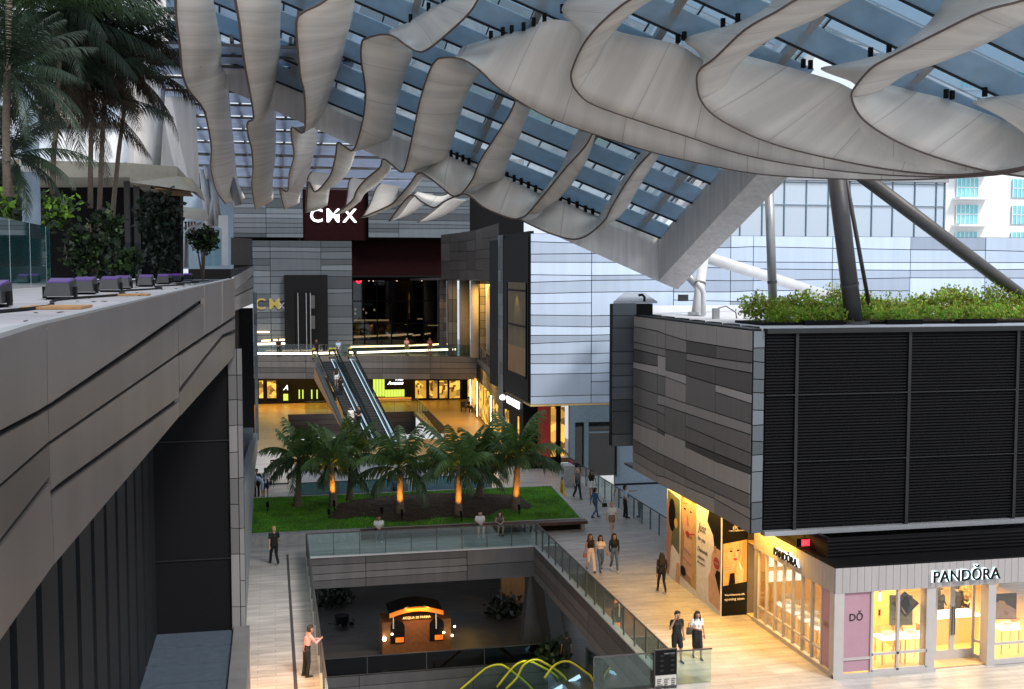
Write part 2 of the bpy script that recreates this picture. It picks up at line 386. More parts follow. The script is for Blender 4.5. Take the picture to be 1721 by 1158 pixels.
t = thing('lower_fascia', 'dim grey edge panel of the lower floor in front of the kiosk', 'fascia', (6, 52, -6.5))
b = MB(); facade(b, (1.2, 52.14, -7.2), (1, 0, 0), (0, 0, 1), 11.7, 1.7, [0, 2.6, 8, 11.7], 3, 15, .5, .9, .2); b.build('panel', ['panel', 'joint'], t)
t = thing('lower_wall', 'dark shopfront wall at the back of the lower floor', 'wall', (6, 70, -5.5))
MB().box(-8, 19, 70, 70.3, -5.5, -.4).build('wall', 'mesh_dark', t)
b = MB()
for x0, x1, z0, z1 in ((4.4, 7.6, -2.9, -1.2), (7.8, 9.6, -3.3, -1.4), (-2, 1, -3.2, -1.6)): b.box(x0, x1, 69.9, 69.98, z0, z1)
b.build('panel', 'steel_dark', t)
b = MB()
for i in range(9): b.box(-1 + i * 1.7, -.93 + i * 1.7, 69.8, 69.88, -5.4, -.4)
b.box(-1, 13, 69.8, 69.88, -3.55, -3.48); b.build('mullion', 'black', t)
t = thing('amber_wall', 'dim amber panel wall beside the slanted columns on the lower floor', 'wall', (15, 62, -5.5))
p0, p1 = aty(843, 1050, 62), aty(882, 1050, 62)
MB().box(p0.x, p1.x, 62, 62.3, -5.5, -.4).build('panel', 'wood_soffit', t)
spot('lower_wall_lamp', (p0.x + .6, 61.2, -.6), (p0.x + .7, 62.2, -5), 60, (1, .6, .2), 80)
t = thing('slanted_column', 'dark slanted column leaning left under the deck opening corner', 'column', aty(890, 1105, 53.6))
b = MB().bar(aty(904, 962, 53.9), aty(888, 1118, 53.9), 1.0, .7); b.build('shaft', 'steel_dark', t)
t = thing('slanted_column', 'grey slanted column leaning right under the deck opening corner', 'column', aty(940, 1105, 53.6))
b = MB().bar(aty(912, 962, 53.4), aty(938, 1122, 52.4), .85, .7); b.build('shaft', 'louver_frame', t)

# ------------------------------------------------------------------ left building, near bay
LB = thing('left_building', 'grey clad building along the left with slanted panels and dark ribbed recess', 'building', (-3, 20, 0))
XF = -.93
def lx(px, py, x=XF): return atx(px, py, x)
PAN = [([(-80, 595), (78, 544), (79, 680), (67, 688), (-80, 765)], 1.0), ([(-80, 778), (67, 699), (80, 690), (82, 742), (-80, 884)], .86),
       ([(-80, 890), (82, 749), (84, 800), (-80, 1008)], .66), ([(-80, 1022), (84, 813), (91, 947), (-80, 1190)], 1.0),
       ([(79.6, 544), (343, 480), (343, 499), (222, 584), (80.6, 680)], 1.02), ([(82, 690), (222, 596), (299, 541), (300, 593), (83, 742)], .80),
       ([(83, 749), (300, 598), (301, 667), (97, 814), (86, 824)], 1.0), ([(87, 838), (97, 827), (301, 676), (302, 699), (216, 801), (92, 947)], 1.06),
       ([(300, 541), (342, 511), (343, 564), (301, 592)], .86), ([(344, 480), (373, 473), (373, 545), (344, 563)], 1.1), ([(374, 473), (395, 468), (395, 530), (374, 544)], 1.1),
       ([(301, 599), (343, 571), (395, 536), (395, 553), (374, 562), (343, 600), (302, 652)], .98),
       ([(303, 660), (343, 607), (375, 568), (395, 560), (395, 597), (303, 699)], .78)]
b = MB()
for pts, tn in PAN: b.prism([lx(*q) for q in pts], (-.06, 0, 0), 0, tn)
b.prism([lx(x, y, XF - .09) for x, y in ((-80, 1180), (-80, 600), (395, 470), (395, 592), (302, 694), (91, 942))], (-.08, 0, 0), 1)
b.build('facade_panel', ['panel_taupe', 'joint'], LB)
z0, z1 = lx(0, 573).z, lx(395, 468).z
yn, yf = 3.2, lx(395, 468).y
b = MB().hexa([(-1.12, yn, z0 - .2), (-.995, yn, z0 - .2), (-.995, yf, z1 - .2), (-1.12, yf, z1 - .2)], [(-1.12, yn, z0), (-.93, yn, z0), (-.93, yf, z1), (-1.12, yf, z1)])
b.build('coping', 'steel', LB)
MB().box(-9, -1.12, 3, 64, 12.75, 12.93).build('roof_ledge', 'roof_white', LB)
bot = [lx(x, y, XF - .02) for x, y in ((-80, 1185), (91, 946), (216, 800), (302, 698), (395, 596))]
b = MB()
for i in range(4):
    p, q = bot[i], bot[i + 1]; b.prism([p, q, q + V((-2.2, 0, 0)), p + V((-2.2, 0, 0))], (0, 0, .12))
b.build('soffit', 'steel_dark', LB)
b = MB().box(-3.4, -3.15, 3, 30, 3.9, 12.7, 1)
y = 9.6
while y < 29.5: b.box(-3.15, -3.0, y, y + 1.12, 4.0, 12.6, 0); y += 1.5
b.build('ribbed_wall', ['rib_panel', 'black'], LB)
b = MB().box(-3.15, -1.12, 30.0, 30.3, 3.9, 12.7, 0)
for zz in (5.9, 9.0): b.box(-3.0, -1.12, 29.97, 30.0, zz, zz + .03, 1)
b.build('mesh_wall', ['mesh_dark', 'louver_frame'], LB)
xa, xb = aty(386, 800, 30).x, aty(410, 800, 30).x
b = MB(); facade(b, (xa, 29.95, 4.0), (1, 0, 0), (0, 0, 1), xb - xa, 7.4, [0, (xb - xa) * .62, xb - xa], 11, 31, .55, 1.3, .1, .02, .04, .1)
b.build('pillar', ['panel', 'joint'], LB)
b = MB()
for i in range(14): b.box(-3.0, -1.07, 12.55 + i * 1.25, 13.77 + i * 1.25, 3.86, 4.0, 0, random.Random(i).uniform(.9, 1.1))
b.box(-3.0, -1.07, 12, 30, 3.8, 3.9, 1); b.build('ledge', ['ledge_tile', 'joint'], LB)
b = MB().hexa([(-1.06, 13, -1), (-.66, 13, -1), (-.66, 29.9, -1), (-1.06, 29.9, -1)], [(-1.06, 13, 4.12), (-.66, 13, 4.12), (-.66, 29.9, 4.12), (-1.06, 29.9, 4.12)])
b.build('ledge_kerb', 'panel', LB)
MB().box(-6, -1.06, 29.6, 29.9, -1, 3.8).build('base_wall', 'panel_brown', LB)
# far bay
LB2 = thing('left_building_bay', 'farther grey bay of the left building with a slanted pale kerb near the far people', 'building', (-3, 55, 0))
b = MB()
for pts, tn in (([(393, 466), (426, 447), (426, 462), (393, 489)], 1.25), ([(393, 491), (426, 464), (426, 482), (393, 498)], .8), ([(393, 500), (426, 484), (426, 510), (393, 523)], 1.2)):
    b.prism([lx(x, y, -1.1) for x, y in pts], (-.06, 0, 0), 0, tn)
b.prism([lx(x, y, -1.18) for x, y in ((393, 452), (426, 446), (426, 509), (393, 522))], (-.1, 0, 0), 1)
b.build('facade_panel', ['panel', 'joint'], LB2)
MB().box(-4.5, -2.0, 30.4, 75, -.3, 12.7).build('recess_wall', 'mesh_dark', LB2)
MB().box(-2.0, -1.14, 74.8, 75, 0, 11).build('end_wall', 'louver', LB2)
xa, xb = aty(427.5, 600, 75).x, aty(433, 600, 75).x
b = MB(); facade(b, (xa, 74.75, 2.4), (1, 0, 0), (0, 0, 1), xb - xa, 9.6, 1, 14, 33, .6, 1.4, .1, .02, .03, .1)
b.build('pillar', ['panel_cool', 'joint'], LB2)
A, B_, C_, D_, E_ = aty(433, 727, 75), aty(433, 765, 75), aty(408, 897, 52), aty(411, 1100, 36), aty(402, 870, 36)
b = MB().prism([A, B_, C_, D_, E_], (-.35, 0, 0), 0, 1.25); b.build('slanted_kerb', 'panel_cool', LB2)
b = MB().prism([aty(427, 515, 75), aty(433, 727, 75), aty(402, 870, 36), aty(396, 880, 36)], (-.02, 0, -.06)); 
MB().box(-2.0, -1.2, 31, 74, 3.2, 3.35).build('ledge', 'ledge_tile', LB2)

# ------------------------------------------------------------------ right building
RB = thing('right_building', 'overhanging right hand building with banded grey side and dark louvred front', 'building', (22, 42, 4.4))
CX, CY = 16.0, 35.7
b = MB()
cy = [48.5 - atx(p, 700, 16).y for p in (1066, 1107, 1120, 1155, 1205, 1258)]; cy[0] = 0; cy[-1] = 12.8
facade(b, (CX, 48.5, 4.42), (0, -1, 0), (0, 0, 1), 12.8, 6.95, cy, 14, 71, .36, 2.5, .7, .04, .07, .07, -.3, keep=.9)
b.build('side_cladding', ['panel_warm', 'joint'], RB)
b = MB(); facade(b, (CX - .05, CY - .02, 4.42), (1, 0, 0), (0, 0, 1), .42, 6.95, 1, 13, 72, .35, .9, .2, .035, .05, .1)
b.build('corner_strip', ['panel_cool', 'joint'], RB)
b = MB().box(CX + .4, 33, CY + .02, CY + .12, 4.5, 11.3, 1)
z = 4.62
while z < 11.2: b.box(CX + .4, 33, CY - .10, CY - .02, z, z + .05, 0); z += .105
b.build('louver', ['louver', 'black'], RB)
for px in (1338, 1527, 1708):
    x = aty(px, 700, CY - .15).x; MB().box(x - .055, x + .055, CY - .17, CY - .1, 4.5, 11.3).build('louver_post', 'louver_frame', RB)
b = MB()
for zz, hh in ((9.15, .04), (6.85, .03)): b.box(CX + .4, 33, CY - .18, CY - .1, zz, zz + hh)
b.build('louver_rail', 'louver_frame', RB)
MB().box(CX + .38, 33, CY - .25, CY + .1, 11.28, 11.44).build('top_rail', 'louver_frame', RB)
MB().box(CX + .38, 33, CY - .25, CY + .1, 4.34, 4.5).build('bottom_rail', 'steel', RB)
MB().box(CX + .02, 33, CY + .15, 50, 4.38, 4.48).build('soffit', 'steel_dark', RB)
MB().prism([(CX + .3, CY + .3, 11.0), (46, CY + .3, 11.0), (46, 70, 11.0), (23.6, 70, 11.0), (17.2, 49.6, 11.0), (CX + .3, 48.6, 11.0)], (0, 0, .14)).build('roof', 'roof_pale', RB)
b = MB().box(CX + .02, CX + .45, CY + .4, 48.5, 11.3, 11.42); b.build('coping', 'louver_frame', RB)
b = MB()
for i in range(7): b.box(CX + .5, CX + .75, CY + 1.2 + i * 1.7, CY + 2.2 + i * 1.7, 11.36, 11.44)
b.build('roof_vent', 'black', RB)
x0 = aty(1028, 600, 49).x
b = MB(); facade(b, (x0, 48.95, 5.42), (1, 0, 0), (0, 0, 1), 16.2 - x0, 6.5, 1, 12, 77, .35, .75, .1, .03, .05, .1)
b.box(x0 + .02, 17, 49.0, 49.4, 5.44, 11.9, 1); b.build('rear_block', ['panel_cool', 'louver'], RB)
MB().prism([(x0 + .05, 48.95, 11.92), (17.2, 48.95, 11.92), (23.4, 69, 11.92), (22.0, 69, 11.92)], (0, 0, .08)).build('rear_roof', 'steel', RB)
# upstand above the shop
b = MB().box(18.3, 33, 34.6, 34.75, 3.6, 4.36, 1); b.box(18.3, 18.45, 34.75, 40, 3.6, 4.36, 1)
z = 3.68
while z < 4.3: b.box(18.2, 33, 34.5, 34.58, z, z + .05, 0); z += .12
b.build('shop_upstand', ['louver', 'black'], RB)

# ------------------------------------------------------------------ white clad building behind
WB = thing('white_building', 'pale blue white clad building behind the steel columns', 'building', (30, 72, -5))
b = MB(); xs = [aty(p, 600, 72).x for p in (891, 993, 1130)]
facade(b, (xs[0], 71.95, 4.62), (1, 0, 0), (0, 0, 1), xs[2] - xs[0], 11.2, [0, xs[1] - xs[0], xs[2] - xs[0]], 17, 91, .6, 1.08, .45, .05, .06, .1)
b.build('front_cladding', ['panel_white', 'joint'], WB)
b = MB(); c2 = [aty(p, 600, 72.2).x for p in (1130, 1225, 1263, 1395, 1525, 1650, 1790)] + [56]
facade(b, (c2[0], 72.15, 4.62), (1, 0, 0), (0, 0, 1), 56 - c2[0], 11.15, [c - c2[0] for c in c2], 15, 97, .42, 1.0, .45, .05, .06, .12)
b.build('side_cladding', ['panel_white', 'joint'], WB)
MB().box(xs[0], 56, 72.6, 86, 4.7, 15.7).build('core', 'joint', WB)
MB().box(xs[0], 23, 71.9, 80, 4.5, 4.62).build('soffit', 'shop_wall', WB)
MB().box(aty(1036, 780, 72).x, 50, 72.3, 72.6, -9, 4.55).build('lower_wall', 'blue_wall', WB)
b = MB().box(aty(1036, 780, 72).x, 50, 72.26, 72.3, aty(1060, 815, 72.3).z, aty(1060, 812, 72.3).z); b.build('wall_joint', 'joint', WB)
GD = [aty(p, 750, 72).x for p in (957, 967, 982, 988, 1036, 1041)]
zt, zl = 4.5, aty(1000, 709, 72).z
b = MB().box(GD[0], GD[1] - .05, 71.9, 72.3, -.3, zt); b.box(GD[1] - .05, GD[5], 71.95, 72.2, zl, zt); b.box(GD[2] - .05, GD[3], 71.85, 72.2, -.3, zl); b.box(GD[4], GD[5], 71.8, 72.25, -.4, zl)
b.build('entrance_frame', 'blue_frame', WB)
MB().box(GD[1], GD[4], 72.1, 72.15, -.3, zl).build('entrance_glass', 'glass_dark', WB)
MB().box(GD[1], GD[4], 72.5, 72.55, -.3, zl).build('entrance_backing', 'black', WB)
MB().box(GD[3], GD[4], 71.98, 72.08, 2.6, 2.72).build('transom', 'blue_frame', WB)
# shop with red curtain beneath, its sign running along the passage
KS = thing('corner_shop', 'dark shop under the white building with a red curtain and lit white sign', 'shop', (17, 76, 0))
MB().box(16.7, 19.2, 74, 74.2, 0, 4.5).build('front_wall', 'mesh_dark', KS)
xx = [aty(p, 720, 73.9).x for p in (904, 925, 945)]
MB().box(xx[0], xx[1], 73.85, 73.95, .3, 4.4).build('curtain', 'red_curtain', KS)
for a_, c_ in ((926, 934), (943, 949)):
    MB().box(aty(a_, 720, 73.9).x, aty(c_, 720, 73.9).x, 73.86, 73.96, .8, 4.2).build('window', 'window_amber', KS)
MB().box(16.55, 16.7, 74, 81, -.05, 4.6).build('side_wall', 'black', KS)
for ya, yb in ((79.4, 79.8), (78.6, 79.1), (75.2, 75.5)):
    MB().box(16.5, 16.54, ya, yb, .4, 3.4).build('window', 'window_amber', KS)
text('KISS MARKET', 'sign_letters', 'sign_white', KS, (16.5, 79.0, 3.95), (0, -1, 0), (0, 0, 1), width=4.2, depth=.05)
MB().ball((16.4, 80.2, 4.2), (.25, .35, .2)).build('sign_disc', 'sign_white', KS)
# glass corner pier between the passage and the white building
GP = thing('glass_pier', 'tall dark glass corner bay with warm lit floor inside beside the white building', 'building', (17, 77, 4.6))
MB().box(16.62, 16.9, 72.4, 80.6, 4.7, 16).build('pier', 'louver', GP)
MB().box(16.56, 16.6, 73, 79.2, 8.2, 12.6).build('window', 'dim_gold', GP); MB().box(16.56, 16.6, 73, 79.2, 6.2, 8.2).build('window', 'wood_soffit', GP)
b = MB()
for zz in (6.2, 9.6, 12.0): b.box(16.5, 16.58, 73, 79.2, zz, zz + .12)
for yy in (73, 79.1): b.box(16.5, 16.58, yy, yy + .12, 6.2, 12.6)
b.build('window_frame', 'black', GP)
spot('pier_lamp', (15.9, 76, 12.5), (16.6, 76, 7), 120, (1, .72, .3), 70)
b = MB(); facade(b, (16.55, 82.4, 2.4), (0, -1, 0), (0, 0, 1), 1.7, 13.6, 2, 16, 44, .7, 1.5, .1, .02, .03, .1)
b.build('clad_edge', ['panel_cool', 'joint'], GP)
MB().box(16.6, 18, 80.7, 82.4, 2.4, 16).build('clad_core', 'mesh_dark', GP)

# glass block on the roof and the white tower far beyond
GB = thing('glass_building', 'glass fronted block with dark mullions rising behind the white cladding', 'building', (40, 82, 15.7))
gx = [aty(p, 340, 82).x for p in (1196, 1244, 1281, 1318, 1355, 1392, 1428, 1465, 1500, 1537, 1573, 1587)]
zz = [aty(1400, q, 82).z for q in (392, 346, 304, 298)]
b = MB().box(gx[1] - 2.2, gx[-1], 82, 82.1, zz[0] - 1, zz[2]); b.build('glazing', 'glass_mirror', GB)
MB().box(gx[0], gx[-1] - .1, 82.6, 90, zz[0] - 1, zz[2] - .2).build('core', 'roof_pale', GB)
b = MB()
for x in gx[1:]: b.box(x - .035, x + .035, 81.9, 82.0, zz[0] - 1, zz[2])
for q in (zz[1], zz[2] - .2): b.box(gx[1] - 2.2, gx[-1], 81.88, 81.98, q, q + .08)
b.build('mullion', 'blue_frame', GB)
MB().box(gx[1] - 2.2, gx[-1] + .2, 81.7, 90, zz[2], zz[3] + .2).build('roof', 'steel', GB)
TW = thing('white_tower', 'bright white apartment tower with teal windows far behind on the right', 'building', (95, 170, 0))
Y = 170
tx0, tx1 = aty(1590, 340, Y).x, aty(1960, 340, Y).x
MB().box(tx0, tx1, Y, Y + 25, -11, 42).build('wall', 'stucco_white', TW)
for k in range(8):
    z0 = aty(1620, 385, Y).z + k * (aty(1620, 340, Y).z - aty(1620, 385, Y).z) - 8
    for (pa, pb) in ((1606, 1642), (1700, 1736)):
        xa, xb = aty(pa, 340, Y).x, aty(pb, 340, Y).x
        wn = MB().box(xa, xb, Y - .25, Y - .05, z0, z0 + 3.1).build('window', 'teal_window', TW)
        b = MB()
        for i in range(6): b.box(xa + i * (xb - xa) / 5 - .06, xa + i * (xb - xa) / 5 + .06, Y - .35, Y - .25, z0, z0 + 3.1)
        b.box(xa, xb, Y - .35, Y - .25, z0 + 1.5, z0 + 1.62); b.build('frame', 'stucco_white', wn)
    MB().box(aty(1600, 340, Y).x, aty(1656, 340, Y).x, Y - 2.2, Y, z0 - .5, z0 - .2).build('balcony', 'stucco_white', TW)

# ------------------------------------------------------------------ cinema building at the far end
CB = thing('cinema_building', 'dark grey clad cinema building closing the far end with maroon sign wall', 'building', (8, 116, 0))
def fx(px, Y): return aty(px, 500, Y).x
def fz(py, Y, px=600): return aty(px, py, Y).z
b = MB(); MBB = MB()
x0, x1 = fx(372, 115), fx(511, 115); facade(b, (x0, 115, fz(400, 115)), (1, 0, 0), (0, 0, 1), x1 - x0, 8, [0, fx(449, 115) - x0, x1 - x0], 17, 51, .3, .95, .3, .05, .06, .1)
x2, x3 = fx(620, 115), fx(790, 115); facade(MBB, (x2, 115, fz(399, 115)), (1, 0, 0), (0, 0, 1), x3 - x2, 8, [0, fx(671, 115) - x2, x3 - x2], 17, 52, .3, .95, .3, .05, .06, .1)
b.build('upper_cladding', ['panel_cool', 'joint'], CB); MBB.build('upper_cladding', ['panel_cool', 'joint'], CB)
MB().box(-8, 26, 116, 130, fz(402, 116), 25).build('upper_core', 'black', CB)
MB().box(fx(505, 117), 26, 117, 117.3, fz(472, 117), fz(398, 117)).build('maroon_wall', 'maroon', CB); MB().box(-8, fx(505, 117) - .05, 117, 117.3, fz(472, 117), fz(398, 117)).build('dark_band', 'black', CB)
MB().box(x1 + .1, x2 - .1, 115.6, 115.9, fz(404, 115.6), 25).build('sign_wall', 'maroon', CB)
text('CMX', 'sign_letters', 'sign_white', CB, (fx(523, 115.4), 115.5, fz(374, 115.4)), (1, 0, 0), (0, 0, 1), width=fx(601, 115.4) - fx(523, 115.4), depth=.15, bold=.012, space=1.25)
b = MB(); x4, x5 = fx(425, 113), fx(592, 113); zt, zb = fz(405, 113), 5.3
cc = [0, fx(455, 113) - x4, fx(540, 113) - x4, x5 - x4]
facade(b, (x4, 113, zb), (1, 0, 0), (0, 0, 1), x5 - x4, zt - zb, cc, 19, 53, .35, 1.05, .35, .05, .06, .16)
b.build('lower_cladding', ['panel_cool', 'joint'], CB)
MB().box(x4, x5, 113.2, 117, zb, zt - .1).build('lower_core', 'black', CB)
xa, xb = fx(478, 112), fx(551, 112)
b = MB().box(xa, xb, 112.2, 112.8, 5.3, fz(462, 112.2)); b.build('lift_portal', 'louver', CB)
b = MB()
b.box(fx(496, 112), fx(534, 112), 112.08, 112.19, 5.4, fz(490, 112)); b.build('lift_opening', 'black', CB)
b = MB()
for q in (500, 514, 521): b.box(fx(q, 112), fx(q + 1.2, 112), 111.98, 112.07, 5.4, fz(492, 112))
b.build('lift_frame', 'steel', CB)
b = MB().box(fx(522, 112), fx(529, 112), 112.0, 112.05, fz(518, 112), fz(496, 112)).build('lift_glass', 'steel_dark', CB); b = MB().box(fx(522, 112), fx(529, 112), 112.0, 112.05, fz(552, 112), fz(530, 112))
b.build('lift_glass', 'steel_dark', CB)
text('CM', 'gold_letters', 'sign_gold', CB, (fx(429, 112.8), 112.92, fz(519, 112.8)), (1, 0, 0), (0, 0, 1), width=fx(470, 112.8) - fx(429, 112.8), depth=.1, bold=.012, space=1.3)
text('X', 'gold_letters', 'steel_white', CB, (fx(467, 112.8), 112.92, fz(518, 112.8)), (1, 0, 0), (0, 0, 1), width=fx(478, 112.8) - fx(466, 112.8), depth=.06, bold=.03)
# dark glazed lobby on the upper level
b = MB().box(x5, 19, 131, 131.2, 5.3, fz(465, 131), 0); b.build('lobby_back', 'mesh_dark', CB)
MB().box(x5, 24, 113, 131, 12.75, 12.9).build('lobby_ceiling', 'black', CB)
b = MB()
for q in (592, 612, 633, 657, 684, 711, 738): b.box(fx(q, 120), fx(q + 1.6, 120), 120, 120.15, 5.3, 12.7)
for q in (507, 545): b.box(x5, fx(740, 120), 120, 120.12, fz(q, 120), fz(q, 120) + .1)
b.build('lobby_mullion', 'black', CB)
MB().box(x5, fx(742, 120), 120.2, 120.25, 5.3, 12.7).build('lobby_glass', 'glass_dark', CB)
b = MB().box(fx(594, 128), fx(652, 128), 127, 127.6, fz(540, 127), fz(537.5, 127)); b.box(fx(700, 128), fx(708, 128), 127, 127.4, fz(538, 127), fz(536, 127))
b.box(fx(719, 125), fx(745, 125), 125, 125.2, fz(549, 125), fz(547.5, 125)); b.build('bar_light', 'led_warm', CB)
b = MB().box(fx(594, 127), fx(652, 127), 127.1, 127.5, 5.3, fz(541, 127)); b.build('bar_counter', 'wood_soffit', CB)
b = MB()
for q in (597, 650): b.box(fx(q, 126.8), fx(q + 7, 126.8), 126.8, 127, 5.6, fz(541, 127))
b.build('bar_panel', 'window_amber', CB)
b = MB()
rng = random.Random(4)
for i in range(12): q = 595 + i * 2.7; b.box(fx(q, 130), fx(q + rng.uniform(.8, 2.2), 130), 130.5, 130.6, fz(513, 130), fz(513 - rng.uniform(1.5, 3.5), 130))
b.build('bar_screen', 'teal_glow', CB)
for q, h in ((597, 527), (611, 520), (615, 526), (629, 521), (597, 520)): MB().ball((fx(q, 129), 129, fz(h, 129)), .14, 6).build('pendant', 'led_white', CB)
for q, h in ((617, 471), (624, 471), (663, 471), (704, 471), (762, 460)): MB().ball((fx(q, 122), 119.5, fz(h, 119.5)), .10, 6).build('downlight', 'led_white', CB)
text('U', 'red_sign', 'sign_red', CB, (fx(598, 118), 117.8, fz(476, 118)), (1, 0, 0), (0, 0, 1), width=fx(608, 118) - fx(598, 118), height=fz(465, 118) - fz(476, 118), depth=.1, bold=.08)
area('bar_glow', (fx(630, 125), 125, 9), 6, 60, (1, .6, .25), (0, 0, 0))

# upper level slab with its panelled edge and light lines
L2 = thing('upper_walkway', 'upper walkway with grey panel edge and two glowing light lines', 'walkway', (8, 108, 5.3))
Ea, Eb, Ec = V((-3, 110.2, 5.3)), V((19.05, 104.6, 5.3)), V((16.7, 82.4, 5.3))
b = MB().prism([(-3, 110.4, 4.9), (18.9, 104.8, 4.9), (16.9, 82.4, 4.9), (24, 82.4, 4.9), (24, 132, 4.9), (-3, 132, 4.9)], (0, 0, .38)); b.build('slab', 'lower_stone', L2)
u = (Eb - Ea).normalized(); W = (Eb - Ea).length
b = MB(); facade(b, Ea + V((0, 0, -2.15)), u, (0, 0, 1), W, 2.2, [0, W * .28, W * .60, W * .80, W], 4, 61, .45, 1.0, .25, .04, .05, .1)
u2 = (Ec - Eb).normalized(); W2 = (Ec - Eb).length
facade(b, Eb + V((0, 0, -2.15)), u2, (0, 0, 1), W2, 2.2, [0, W2 * .35, W2 * .7, W2], 4, 62, .35, .8, .25, .04, .05, .1)
b.build('edge_panel', ['panel', 'joint'], L2)
def ontrack(px, py, Y): return aty(px, py, Y)
b = MB(); 
for pa, pb, q0, q1 in ((430, 479, 578.5, 577.5),): b.bar(aty(pa, q0, 111), aty(pb, q1, 111), .12, .18)
for pa, pb, q0, q1 in ((430, 528, 594, 594), (531, 560, 594, 593), (600, 766, 592.5, 587)): b.bar(aty(pa, q0, 108), aty(pb, q1, 106.5), .10, .17)
b.build('light_line', 'led_white', L2)
b = MB()
for pa, pb, q0, q1 in ((430, 452, 558, 558), (440, 454, 573, 572), (460, 478, 571.5, 571), (589, 682, 583, 581), (686, 722, 580.5, 579.5), (727, 766, 579.5, 577)): b.bar(aty(pa, q0, 112), aty(pb, q1, 111), .08, .14)
b.build('thin_light_line', 'led_warm', L2)
# right wing over the walkway
RW = thing('right_wing', 'right hand wing of the far court with lit round and panel clad pillars', 'building', (20, 95, 5.3))
P = [V((14.2, 108, 12.4)), V((16.2, 100, 12.4)), V((17.6, 92, 12.35)), V((16.65, 82.4, 12.3))]
P = [aty(742, 470, 108), aty(772, 470, 103), aty(800, 470, 97), aty(838, 472, 83)]
b = MB()
for i in range(3):
    p, q = P[i], P[i + 1]; uu = (q - p); W = uu.length; uu.normalize()
    facade(b, p, uu, (0, 0, 1), W, 4.3, 2 if W < 7 else 3, 5, 80 + i, .45, 1.0, .2, .04, .04, .15)
b.build('fascia', ['panel_brown', 'joint'], RW)
b = MB().prism([P[0], P[1], P[2], P[3], (24, 83, 12.4), (24, 116, 12.4), (14, 116, 12.4)], (0, 0, .2)); b.build('soffit', 'steel_dark', RW)
MB().box(23, 23.3, 83, 116, 5.3, 12.4).build('back_wall', 'mesh_dark', RW)
for px, Y, r in ((781, 108, .52), (800, 104, .52), (827, 98, .55)):
    c = aty(px, 590, Y); MB().tube([(c.x, c.y, 5.3), (c.x, c.y, 12.5)], r, 16).build('round_pillar', 'beige', RW, smooth=True)
for px, Y, wd, z0, z1, m_ in ((745, 111, .75, 5.3, 12.5, 'panel'), (761, 106.5, .9, 5.3, 16, 'panel_cool'), (815, 101, .95, 5.3, 12.5, 'panel')):
    c = aty(px, 590, Y); b = MB(); facade(b, (c.x - wd / 2, Y, z0), (1, 0, 0), (0, 0, 1), wd, z1 - z0, [0, wd * .5, wd], 10, int(px), .5, 1.15, .05, .04, .03, .1)
    b.box(c.x - wd / 2, c.x + wd / 2, Y + .06, Y + .6, z0, z1, 1); b.build('clad_pillar', [m_, 'joint'], RW)
for px, Y in ((745, 110), (815, 100.2), (827, 97)):
    c = aty(px, 480, Y); spot('pillar_lamp', (c.x, Y - .5, 12.3), (c.x + .1, Y + .4, 6), 220, (1, .58, .18), 70)
c = aty(836, 510, 90); MB().box(c.x, c.x + .1, 90, 90.3, 7, 10.5).build('wall_lamp', 'window_amber', RW)

# ------------------------------------------------------------------ shops on the deck level at the far end
FS = thing('department_store', 'far department store front with green panels and dark framed amber windows', 'shop', (8, 116, 0))
MB().box(-6, 24, 116, 116.3, 0, 5.0).build('wall', 'mesh_dark', FS)
def fbox(n, m_, p0, p1, q0, q1, Y=115.8, dp=.15, par=FS): return MB().box(fx(p0, Y), fx(p1, Y), Y - dp, Y, fz(q1, Y, p0), fz(q0, Y, p0)).build(n, m_, par)
for p0, p1 in ((433, 440), (447, 462), (697, 715), (721, 734), (738, 751), (755, 772)): fbox('window', 'window_amber', p0, p1, 640, 669)
rng = random.Random(8)
for p0, p1 in ((699, 712), (722, 732), (740, 749), (757, 768), (448, 460)):
    b = MB()
    for k in range(4):
        a0 = rng.uniform(p0, p1 - 4); h0 = rng.uniform(641, 660); b.box(fx(a0, 115.6), fx(a0 + rng.uniform(2, 4), 115.6), 115.5, 115.62, fz(h0 + rng.uniform(2, 8), 115.6), fz(h0, 115.6))
    b.build('window_display', 'wood_soffit', FS)
b = MB()
for i in range(4): b.box(fx(626 + i * 5, 115.7), fx(630 + i * 5, 115.7), 115.5, 115.7, fz(667, 115.7), fz(637, 115.7))
for i in range(7): b.box(fx(646 + i * 4.7, 115.7), fx(650 + i * 4.7, 115.7), 115.5, 115.7, fz(668, 115.7), fz(656, 115.7))
b.build('green_panel', 'window_green', FS)
fbox('sign_board', 'black', 645, 681, 636, 653, 115.4, .1)
fbox('sill', 'shop_wall', 622, 690, 669, 675, 115.4, .2)
text('Avenue', 'sign_letters', 'sign_white', FS, (fx(650, 115.2), 115.28, fz(648, 115.2)), (1, 0, 0), (0, 0, 1), width=fx(677, 115.2) - fx(650, 115.2), depth=.05, bold=.01, shear=.35)
text('Fifth', 'sign_letters', 'sign_white', FS, (fx(664, 115.2), 115.28, fz(641, 115.2)), (1, 0, 0), (0, 0, 1), width=fx(677, 115.2) - fx(664, 115.2), depth=.05, bold=.01, shear=.35)
fbox('sign_board', 'black', 471, 483, 636, 662, 115.4, .1)
text('A', 'sign_letters', 'sign_white', FS, (fx(474, 115.2), 115.28, fz(653, 115.2)), (1, 0, 0), (0, 0, 1), width=fx(482, 115.2) - fx(474, 115.2), depth=.05, shear=.35)
fbox('green_panel', 'window_green', 474, 482, 662, 673)
for p in (500, 506, 521, 530): fbox('green_panel', 'window_green', p, p + 2, 655, 670)
